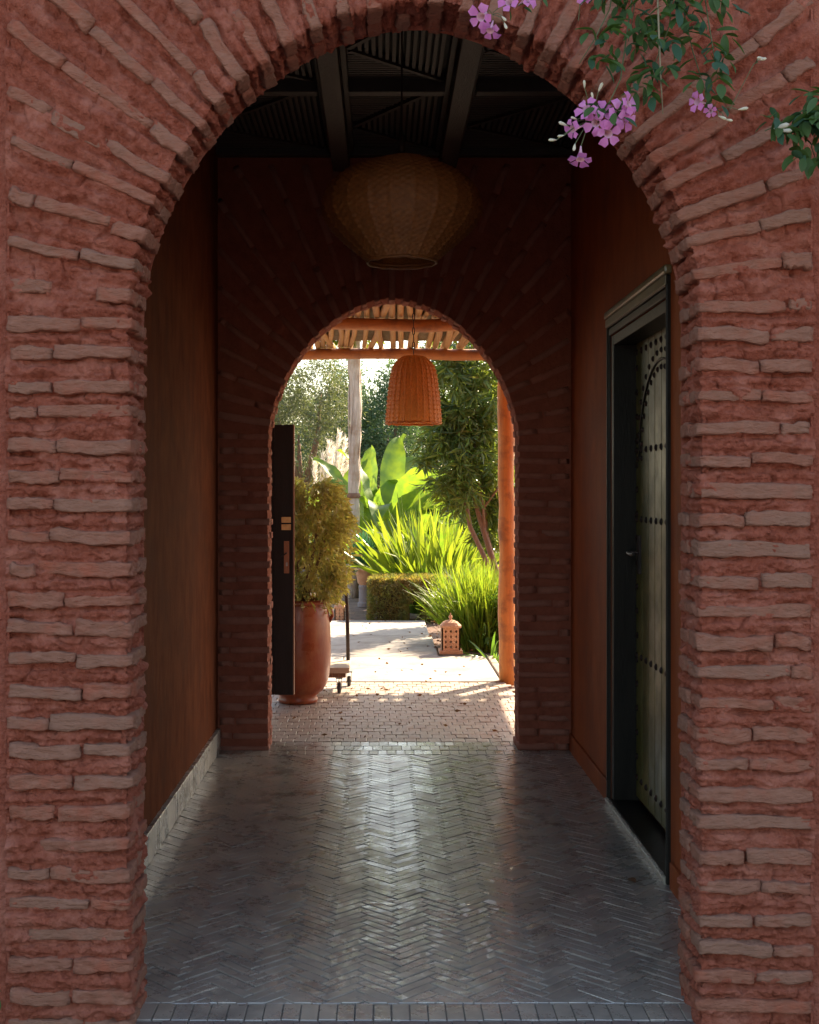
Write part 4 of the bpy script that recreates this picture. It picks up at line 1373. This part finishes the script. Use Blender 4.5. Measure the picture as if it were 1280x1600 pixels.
banana('shorter banana plant leaning right beside the tall bright one', (0.28, 19.6, GZ),
       [(10, 72, .5, 1.05, .32, .5, .7), (60, 66, .5, 1.05, .32, .6, -.5), (-50, 58, .4, .95, .30, .9, .3), (180, 64, .4, 1.0, .30, .7, .4), (-10, 50, .5, 1.0, .30, .9, 1.0), (230, 48, .4, .9, .3, 1.2, .2), (-90, 40, .35, .85, .3, 1.4, .1), (120, 60, .4, 1.0, .3, .6, .3)], M['l_banana'], 0.4)
banana('banana plant showing leaves left of the pale trunk', (-0.75, 20.8, GZ),
       [(20, 74, .7, 1.15, .34, .4, .6), (-20, 60, .6, 1.0, .34, .8, .5), (160, 66, .6, 1.1, .34, .6, -.4), (-90, 58, .5, 1.0, .32, .9, .2), (230, 55, .5, 1.0, .32, 1.0, .3), (60, 70, .7, 1.15, .34, .4, .1)], M['l_banana'], 0.5)

banana('broad banana plant in front of the tall one, low leaves spreading over the strap plants', (0.02, 19.2, GZ),
       [(5, 60, .5, 1.1, .40, .8, .9), (70, 74, .6, 1.2, .38, .4, -.5), (-40, 64, .5, 1.05, .38, .7, .6), (185, 58, .5, 1.0, .36, .8, .5), (-95, 52, .4, .95, .36, 1.1, .2), (30, 48, .5, 1.05, .38, 1.0, 1.1), (140, 68, .6, 1.15, .36, .5, -.3)], M['l_banana'], 0.75)

# pampas grass
pg = empty('pampas_grass', (-0.98, 21.6, GZ), 'white pampas plumes rising above the potted shrub', 'plant')
n = 260
a = rng.uniform(0, 2 * PI, n)
d = np.c_[np.cos(a) * 0.7, np.sin(a) * 0.7, np.ones(n)]
V, F = blades(np.array([-0.98, 21.6, GZ]) + rng.normal(size=(n, 3)) * [0.12, 0.12, 0.01], d, rng.uniform(1.0, 1.7, n), np.full(n, 0.02), rng.uniform(0.3, 0.7, n))
obj('leaves', mesh_np('leaves', V, F), M['l_yellow'], pg)
for k, (bx, tx, tz) in enumerate(((-1.0, -0.62, 2.38), (-1.02, -0.72, 2.47), (-1.05, -0.84, 2.25), (-1.0, -0.54, 2.18), (-1.08, -1.0, 2.12), (-1.1, -1.13, 1.98), (-1.0, -0.72, 2.1), (-1.0, -0.90, 2.32))):
    p0, p1 = np.array([bx, 21.6 + random.uniform(-.2, .2), 0.3]), np.array([tx, 21.55 + random.uniform(-.25, .25), tz])
    n = 330
    t = 0.62 + 0.38 * rng.random((n, 1))
    ax = (p1 - p0) / np.linalg.norm(p1 - p0)
    pos = p0 + (p1 - p0) * t + rng.normal(size=(n, 3)) * 0.012
    dd = ax * 1.0 + unit(n) * 0.42 + np.array([0.15, 0, -0.1])
    V, F = blades(pos, dd, rng.uniform(0.08, 0.17, n), np.full(n, 0.008), rng.uniform(0.1, 0.5, n), 2)
    po = obj('plume', mesh_np('plume', V, F), M['plume'], pg)
    MB().tube([tuple(p0), tuple(p0 + (p1 - p0) * 0.9)], [0.008, 0.004], 5).build('stalk', M['l_yellow'], pg)

# pale bare trunk with a crown above the pergola beam
pt = empty('pale_tree', (-0.41, 19.0, GZ), 'tree with a pale peeling trunk rising to the pergola beam', 'tree')
pts, rad = [], []
for i in range(22):
    z = GZ + i * 0.2
    pts.append((-0.40 - 0.012 * math.sin(i * 0.8) - (0.02 if i < 9 else 0.0), 19.0 + 0.01 * math.cos(i), z))
    rad.append(0.085 * (1 + 0.10 * math.sin(i * 2.3)) * (0.95 if i < 8 else 1.0) * (1.25 if i == 18 else 1))
MB().tube(pts, rad, 14, wob=0.16).build('trunk', M['bark_pale'], pt, smooth=True)
MB().lathe([(0.090, 0), (0.102, 0.02), (0.102, 0.05), (0.09, 0.075)], (-0.42, 19.0, 1.42), 16).build('bark_ring', M['bark'], pt, smooth=True)
for k in range(6):
    a = k * 1.05 + 0.3
    pl = [(-0.405 + 0.088 * math.cos(a + t * 0.35), 19.0 + 0.088 * math.sin(a + t * 0.35), 1.5 + t * 0.42 + 0.1 * k) for t in range(5)]
    MB().tube(pl, [0.004, 0.014, 0.013, 0.012, 0.003], 5, wob=0.3).build('bark_strip', M['bark_pale'], pt, smooth=True)
crown_mesh('crown', [((-0.4, 19.0, 4.6), (1.0, 1.0, 0.6)), ((-0.55, 18.9, 3.95), (0.5, 0.4, 0.3))], 130, 26, 0.16, 0.05, 0.2, M['l_yellow'], pt, 0.6)

# narrow leaved dark tree on the right
K = 0.86
def near(p):
    p = np.asarray(p, float)
    return p * K + np.array([0, 0, 1.5 * (1 - K)])
ol = empty('narrow_leaf_tree', (1.5, 14.6, GZ), 'dark narrow leaved tree with leaning brown trunks beside the right post', 'tree')
tk = [[(1.80, 17.0, GZ), (1.55, 17.0, 0.35), (1.35, 17.0, 1.0), (1.18, 16.95, 1.55), (1.03, 16.9, 1.95)],
      [(1.72, 17.1, GZ), (1.52, 17.1, 0.5), (1.40, 17.15, 0.95), (1.36, 17.2, 1.5), (1.28, 17.2, 2.3), (1.2, 17.2, 3.0)],
      [(1.62, 16.95, GZ), (1.40, 16.9, 0.55), (1.16, 16.85, 1.05), (1.08, 16.8, 1.5), (0.98, 16.8, 2.4)],
      [(1.36, 17.0, 1.0), (1.33, 16.9, 1.35), (1.26, 16.9, 1.75), (1.22, 16.9, 2.2)],
      [(1.34, 16.9, 1.3), (1.5, 16.85, 1.52), (1.62, 16.8, 1.75), (1.7, 16.8, 2.3)]]
for k, c in enumerate(tk):
    r0 = (0.042, 0.03, 0.034, 0.017, 0.015)[k]
    c = [tuple(near(p)) for p in c]
    c[0] = (c[0][0], c[0][1], min(c[0][2], GZ) if k < 3 else c[0][2])
    MB().tube(c, [r0 * (1 - 0.5 * i / (len(c) - 1)) for i in range(len(c))], 10, wob=0.12).build('trunk' if k < 3 else 'branch', M['bark'], ol, smooth=True)
P, D, Ls = [], [], []
for k in range(820):
    t = rng.random()
    if t < 0.46:
        c = np.array([1.25, 17.1, 2.95]) + unit(1)[0] * np.array([0.85, 0.75, 0.98]) * rng.random() ** 0.4
    elif t < 0.70:
        c = np.array([1.02, 16.9, 1.95]) + unit(1)[0] * np.array([0.52, 0.5, 0.75]) * rng.random() ** 0.3
    else:
        c = np.array([1.48, 17.5, 1.55]) + unit(1)[0] * np.array([0.42, 0.5, 0.95]) * rng.random() ** 0.25 * rng.random() ** 0.5
    n = 15
    u = unit(n)
    u[:, 2] = u[:, 2] * 0.75 - 0.3
    P.append(np.repeat(c[None], n, 0) + u * 0.015)
    D.append(u + np.array([0, 0, -0.22]))
P, D = np.concatenate(P), np.concatenate(D)
P = near(P)
n = len(P)
V, F = leaves(P, D, 0.19 * rng.uniform(0.6, 1.2, n), 0.027 * rng.uniform(0.7, 1.3, n), 0.18)
obj('crown', mesh_np('crown', V, F), M['l_oleander'], ol)

# trees behind
tree('grey green olive tree filling the left of the arch behind the gate leaf', (-1.45, 23.0, GZ), [((-1.5, 23, 2.55), (0.95, 0.8, 1.15)), ((-1.1, 23.2, 3.3), (0.65, 0.6, 0.75)), ((-2.1, 23, 3.3), (0.8, 0.8, 0.9))], 0.11, M['l_olive'], M['bark'], 420, 46, 0.075, 0.017, 0.20, droop=0.35, name='olive_tree')
tree('bluish green tree between the pale trunk and the bell lamp', (0.1, 31.0, GZ), [((0.15, 31, 2.9), (1.0, 0.9, 1.5)), ((0.5, 31.3, 3.9), (0.6, 0.6, 0.9)), ((-0.5, 31, 2.4), (0.7, 0.7, 0.9))], 0.13, M['l_blue'], M['bark'], 420, 46, 0.11, 0.028, 0.26, droop=0.1)
tree('grey green tree behind the pampas plumes left of the pale trunk', (-1.2, 32.0, GZ), [((-1.0, 32, 3.1), (0.8, 0.8, 1.5)), ((-1.5, 32, 2.4), (0.8, 0.8, 1.2)), ((-0.9, 32, 4.3), (0.4, 0.4, 0.8))], 0.13, M['l_blue'], M['bark'], 380, 44, 0.11, 0.028, 0.26)
for k, (x, y, h, m_, lb_) in enumerate(((-5.5, 42, 5.2, 'l_far', 'far rounded tree at the left end of the tree row'), (-2.9, 41, 5.4, 'l_olive', 'far grey green tree second in the row, behind the olive tree'),
                                        (-0.6, 44, 4.8, 'l_far', 'far green tree behind the pale trunk'), (1.5, 42, 5.3, 'l_blue', 'far bluish tree behind the bell lamp'),
                                        (3.4, 40, 6.0, 'l_far', 'far tall tree behind the dark narrow leaved tree'), (5.8, 43, 5.6, 'l_olive', 'far tree at the right end of the tree row'))):
    tree(lb_, (x, y, GZ), [((x, y, h * 0.62), (1.25, 1.0, h * 0.36)), ((x - 0.6, y, h * 0.42), (0.95, 0.9, h * 0.32)), ((x + 0.7, y, h * 0.45), (0.95, 0.9, h * 0.34))], 0.15, M[m_], M['bark'], 330, 40, 0.17, 0.05, 0.36, group='trees at the back of the garden')
tree('green leafy tree right of the dark narrow leaved tree, in full sun', (2.15, 22.5, GZ), [((1.9, 22.5, 1.7), (0.6, 0.6, 1.2)), ((1.75, 22.6, 2.9), (0.6, 0.6, 0.9)), ((2.5, 22.5, 2.6), (0.8, 0.7, 1.2))], 0.09, M['l_shrub'], M['bark'], 330, 40, 0.10, 0.034, 0.2)
def bush(label, loc, r_, m_, n=150, per=36, ll=0.09, lw=0.03):
    b = empty('bush', loc, label, 'bush')
    crown_mesh('foliage', [((loc[0], loc[1], loc[2] + r_[2] * 0.85), r_)], n, per, ll, lw, 0.15, m_, b)
    MB().tube([loc, (loc[0], loc[1], loc[2] + r_[2])], [0.03, 0.015], 6).build('stem', M['bark'], b)
bush('yellow green bush beside the gate leaf under the olive tree', (-1.35, 22.2, GZ), (0.45, 0.4, 0.85), M['l_yellow'])
bush('dark green bush behind the banana leaves on the right', (0.75, 22.2, GZ), (0.6, 0.5, 1.05), M['l_blue'], 220)
bush('green bush below the dark narrow leaved tree, behind the strap leaves', (1.35, 19.2, GZ), (0.55, 0.5, 0.75), M['l_shrub'], 200)
bush('dark bush behind the shorter banana, next to the back low wall', (0.2, 24.5, GZ), (1.3, 0.5, 0.9), M['l_far'], 300)
bush('large dark bush far left behind the olive tree', (-2.6, 26.0, GZ), (1.6, 0.7, 1.3), M['l_far'], 330)
bush('large dark bush far right behind the sunlit tree', (2.8, 27.0, GZ), (1.6, 0.7, 1.5), M['l_far'], 330)

# ------------------------------------------------------------------ flowering vine in front of the arch
def leaf_mesh(L, W, k, m):
    r_ = random.Random(k)
    v, f = [], []
    for i in range(6):
        t = i / 5
        w = W * 0.5 * math.sin(PI * min(1, t * 0.9 + 0.06)) ** 0.8 if i < 5 else 0.0008
        zc = -0.12 * L * t * t * r_.uniform(0.7, 1.3)
        v += [(L * t, -w, zc + w * 0.35), (L * t, 0, zc), (L * t, w, zc + w * 0.35)]
    for i in range(5):
        for j in range(2):
            f.append((i * 3 + j, (i + 1) * 3 + j, (i + 1) * 3 + j + 1, i * 3 + j + 1))
    me = bpy.data.meshes.new('leaf')
    me.from_pydata(v, [], f)
    me.polygons.foreach_set('use_smooth', [True] * len(f))
    me.materials.append(m)
    return me
VL = [leaf_mesh(random.uniform(0.038, 0.064), random.uniform(0.017, 0.026), k, M['l_vine'] if k % 3 else M['l_vine_blue']) for k in range(12)]

def petal_flower(k, closed=False):
    """trumpet flower along +X: pale tube, five notched lobes"""
    r_ = random.Random(k)
    v, f = [], []
    n = 10
    prof = [(0.0, 0.0022), (0.010, 0.003), (0.022, 0.0055), (0.034, 0.009), (0.040, 0.0115)]
    for x, rr in prof:
        for i in range(n):
            t = 2 * PI * i / n
            v.append((x, rr * math.cos(t), rr * math.sin(t)))
    for j in range(len(prof) - 1):
        for i in range(n):
            f.append((j * n + i, j * n + (i + 1) % n, (j + 1) * n + (i + 1) % n, (j + 1) * n + i))
    ntube = len(f)
    for p in range(5):
        t0 = 2 * PI * p / 5
        L = 0.021 * r_.uniform(0.85, 1.15)
        curl = r_.uniform(0.2, 0.9)
        b = len(v)
        for a_, rr, xx in ((-0.42, 0.0115, 0.040), (0.42, 0.0115, 0.040), (-0.52, 0.0115 + L * 0.55, 0.046), (0, 0.0115 + L * 0.5, 0.044), (0.52, 0.0115 + L * 0.55, 0.046),
                           (-0.30, 0.0115 + L, 0.046 - 0.008 * curl), (0, 0.0115 + L * 0.9, 0.045 - 0.006 * curl), (0.30, 0.0115 + L, 0.046 - 0.008 * curl)):
            v.append((xx + r_.uniform(-0.0015, 0.0015), rr * math.cos(t0 + a_), rr * math.sin(t0 + a_)))
        f += [(b, b + 1, b + 3), (b, b + 3, b + 2), (b + 1, b + 4, b + 3), (b + 2, b + 3, b + 6, b + 5), (b + 3, b + 4, b + 7, b + 6)]
    me = bpy.data.meshes.new('flower')
    me.from_pydata(v, [], f)
    me.materials.append(M['flower'])
    me.materials.append(M['flower_tube'])
    for i, pl in enumerate(me.polygons):
        pl.material_index = 1 if i < ntube else 0
        pl.use_smooth = True
    return me
VF = [petal_flower(k) for k in range(6)]
def bud_mesh(k):
    me = MB().tube([(0, 0, 0), (0.008, 0, 0), (0.018, 0.0006, 0), (0.026, 0.001, 0), (0.031, 0.001, 0)], [0.0012, 0.0035, 0.0052, 0.005, 0.0015], 8).mesh('bud', smooth=True)
    me.materials.append(M['flower_pale'])
    return me
VB = bud_mesh(0)

def to_eul(d, roll=0.0):
    d = Vector(d).normalized()
    q = d.to_track_quat('X', 'Z')
    return (q @ Euler((roll, 0, 0)).to_quaternion()).to_euler()

def place(name, me, loc, d, roll, sc, root):
    o = bpy.data.objects.new(name, me)
    o.location = loc
    o.rotation_euler = to_eul(d, roll)
    o.scale = (sc, sc, sc)
    return link(o, root)

def strand(root, pts, r, leafn, m, leafsize=1.0, start=0.0):
    """stem with pinnate pairs of leaflets hanging from short rachises"""
    P = [Vector(p) for p in pts]
    MB().tube(P, [r * (1 - 0.5 * i / (len(P) - 1)) for i in range(len(P))], 6).build('stem', m, root, smooth=True)
    tot = sum((P[i + 1] - P[i]).length for i in range(len(P) - 1))
    for k in range(leafn):
        t = (start + (1 - start) * (k + random.random() * 0.8) / leafn) * tot
        i = 0
        while i < len(P) - 2 and t > (P[i + 1] - P[i]).length:
            t -= (P[i + 1] - P[i]).length
            i += 1
        seg = P[i + 1] - P[i]
        q = P[i] + seg * min(1, t / seg.length)
        a = random.uniform(0, 2 * PI)
        rd = Vector((math.cos(a), -abs(math.sin(a)) * 0.7, random.uniform(-0.9, 0.1))).normalized()
        ln = random.uniform(0.05, 0.09)
        for j in range(3):
            c = q + rd * ln * (j + 1) / 3
            sd_ = rd.cross(Vector((0, -1, 0.2))).normalized()
            if j == 2:
                place('leaf', random.choice(VL), c, rd + Vector((0, 0, -0.4)), random.uniform(-.6, .6), leafsize * random.uniform(0.8, 1.15), root)
            else:
                for s_ in (-1, 1):
                    if random.random() < 0.85:
                        place('leaf', random.choice(VL), c, sd_ * s_ * 0.9 + rd * 0.6 + Vector((0, random.uniform(-.4, .3), -0.35)), random.uniform(-.8, .8), leafsize * random.uniform(0.7, 1.05), root)

M['twig'] = mat('vine_twig', (0.28, 0.24, 0.16), (0.2, 0.17, 0.1), 0.7, 30)
M['twig_green'] = mat('vine_green_twig', (0.10, 0.14, 0.06), (0.07, 0.1, 0.04), 0.6, 30)
VY = 3.32
def W(px, py, dy=0.0):
    return Vector(((px - 597) * VY / 2000, VY + dy, 1.5 + (770 - py) * VY / 2000))
v1 = empty('flowering_vine', (0.74, VY, 2.95), 'hanging green vine with clusters of pink trumpet flowers over the upper right of the arch', 'vine')
strand(v1, [W(965, -60), W(955, 10, .02), W(930, 60, .0), W(905, 100)], 0.0022, 11, M['twig_green'])
strand(v1, [W(1000, -60, .05), W(985, 40, .04), W(972, 120, .02), W(950, 165), W(925, 185)], 0.0025, 14, M['twig_green'], 0.9)
strand(v1, [W(1026, -60), W(1030, 60), W(1033, 130), W(1036, 178)], 0.0032, 3, M['twig'], 1.0, 0.0)
strand(v1, [W(1060, -60, .05), W(1052, 30, .04), W(1030, 90, .05), W(1020, 150, .03)], 0.0022, 13, M['twig_green'])
strand(v1, [W(1100, -60, .03), W(1105, 20), W(1115, 80), W(1122, 125)], 0.0022, 13, M['twig_green'])
strand(v1, [W(1075, -60, .08), W(1078, 0, .07), W(1090, 70, .05), W(1108, 140, .03), W(1100, 160)], 0.0022, 7, M['twig_green'])
strand(v1, [W(1010, -60, .1), W(1000, 0, .08), W(990, 50, .07)], 0.002, 6, M['twig_green'])
strand(v1, [W(860, -70, .05), W(830, -30, .02), W(800, -5), W(770, 20)], 0.002, 3, M['twig_green'], 0.7)
for (px, py, dv, roll, sc) in ((905, 250, (-.1, -.35, -1), 0, 1.0), (930, 195, (-.4, -1, -.4), 1, 1.05), (962, 182, (.5, -1, .0), 2, 1.1), (948, 212, (.1, -1, -.5), 3, 1.0),
                               (893, 205, (-1, -.5, -.4), 1.5, .9), (978, 168, (.8, -.8, .2), .6, 1.0), (915, 175, (-.6, -.9, .3), 2.2, .95), (940, 178, (.0, -1, .3), 2.9, .9), (975, 190, (.6, -.9, -.4), 0.2, 0.95),
                               (752, 30, (-.4, -.7, -.5), 1, 1.05), (765, 52, (-.3, -.5, -1), .3, .9), (795, 8, (-.5, -.9, .1), 2, .95), (822, 2, (.5, -.8, .2), .5, .9), (910, -4, (.1, -1, .0), .5, .7),
                               (1086, 163, (-.9, -.7, -.1), .4, .85), (1108, 178, (-.2, -1, -.4), 1.7, .55)):
    dv = Vector(dv).normalized()
    tip = W(px, py, -0.02)
    anc = W(*min(((925, 185), (770, 20), (905, 30), (1120, 168), (800, -5)), key=lambda q: (q[0] - px) ** 2 + (q[1] - py) ** 2), 0.01)
    MB().tube([anc, anc.lerp(tip - dv * 0.035, 0.6) + Vector((0, -0.008, 0.006)), tip - dv * 0.034], 0.0011, 5).build('pedicel', M['twig_green'], v1)
    fo = place('flower', random.choice(VF), tip - dv * 0.035, dv, roll, sc, v1)
for (px, py, dv) in ((880, 215, (-1, -.2, -.2)), (885, 200, (-1, -.3, .3)), (868, 222, (-1, -.3, -.1)), (897, 228, (-.3, -.5, -1)), (925, 160, (-.3, -.3, 1)), (912, 142, (-.2, -.4, 1)), (933, 148, (.3, -.5, .8)),
                     (900, 190, (-1, -.4, .2)), (1120, 185, (.8, -.5, -.5)), (1130, 190, (.9, -.4, -.3)), (1150, 175, (1, -.3, .1)), (783, 30, (.5, -.6, -.8)), (787, 40, (.2, -.6, -1)), (1190, 95, (-1, -.4, -.1)), (1180, 98, (1, -.3, .1))):
    anc = W(*min(((925, 185), (770, 20), (1120, 168), (1182, 97)), key=lambda q: (q[0] - px) ** 2 + (q[1] - py) ** 2), 0.01)
    MB().tube([anc, anc.lerp(W(px, py, -0.02), 0.6) + Vector((0, -0.006, 0.004)), W(px, py, -0.02)], 0.001, 5).build('pedicel', M['twig_green'], v1)
    place('bud', VB, W(px, py, -0.02), dv, 0, random.uniform(0.6, 0.95), v1)
MB().tube([W(1125, 150), W(1140, 172), W(1178, 100), W(1185, 97)], 0.0011, 5).build('stem', M['twig_green'], v1)
v2 = empty('climbing_vine', (1.2, VY, 2.6), 'dark green leafy vine sprig with a white bud at the right edge of the arch', 'vine')
strand(v2, [W(1340, 90), W(1290, 150), W(1250, 175), W(1215, 195), W(1195, 205)], 0.0025, 20, M['twig_green'], 1.0, 0.25)
strand(v2, [W(1320, 120), W(1280, 190), W(1268, 230), W(1275, 250)], 0.0025, 18, M['twig_green'], 1.05, 0.3)
place('bud', VB, W(1205, 205, -0.02), (1, -.6, .2), 0, 1.3, v2)
place('bud', VB, W(1212, 208, -0.025), (1, -.6, -.2), 0, 1.1, v2)
v3 = empty('young_plant', (-1.06, 3.36, 0), 'small green plant sprouting at the left edge of the left pillar', 'plant')
strand(v3, [(-1.07, 3.36, -0.01), (-1.06, 3.35, 0.2), (-1.04, 3.34, 0.42)], 0.004, 4, M['twig_green'], 0.8, 0.3)

# fallen leaves
for (x, y, lb_) in ((0.945, 4.93, 'small dark dead leaf on the corridor floor near the door'), (0.80, 9.78, 'small orange dead leaf on the sunlit paving before the post')):
    o = bpy.data.objects.new('fallen_leaf', leaf_mesh(0.05, 0.03, 77, M['deadleaf']))
    o.location = (x, y, 0.012)
    o.rotation_euler = (0.2, -0.15, random.uniform(0, 6))
    COL.objects.link(o)
    tag(o, lb_, 'leaf')
n = 170
lx = np.concatenate([rng.normal(0.62, 0.10, 70), rng.uniform(-0.5, 0.9, 50), rng.uniform(-0.6, 0.8, 50)])
ly = np.concatenate([rng.uniform(11.9, 15.0, 70), rng.uniform(10.2, 15.0, 50), rng.uniform(7.8, 10.1, 50)])
P = np.c_[lx, ly, np.full(n, 0.012)]
D = unit(n) * [1, 1, 0.12]
V, F = leaves(P, D, 0.045 * rng.uniform(0.5, 1.3, n), 0.018 * rng.uniform(0.6, 1.3, n), 0.1)
tag(obj('leaf_litter', mesh_np('leaf_litter', V, F), M['deadleaf']), kind='stuff')
print('bricks', nb, nb2, 'tiles', len(cand), 'pavers', npv, 'laths', len(laths), 'objs', len(S.objects))
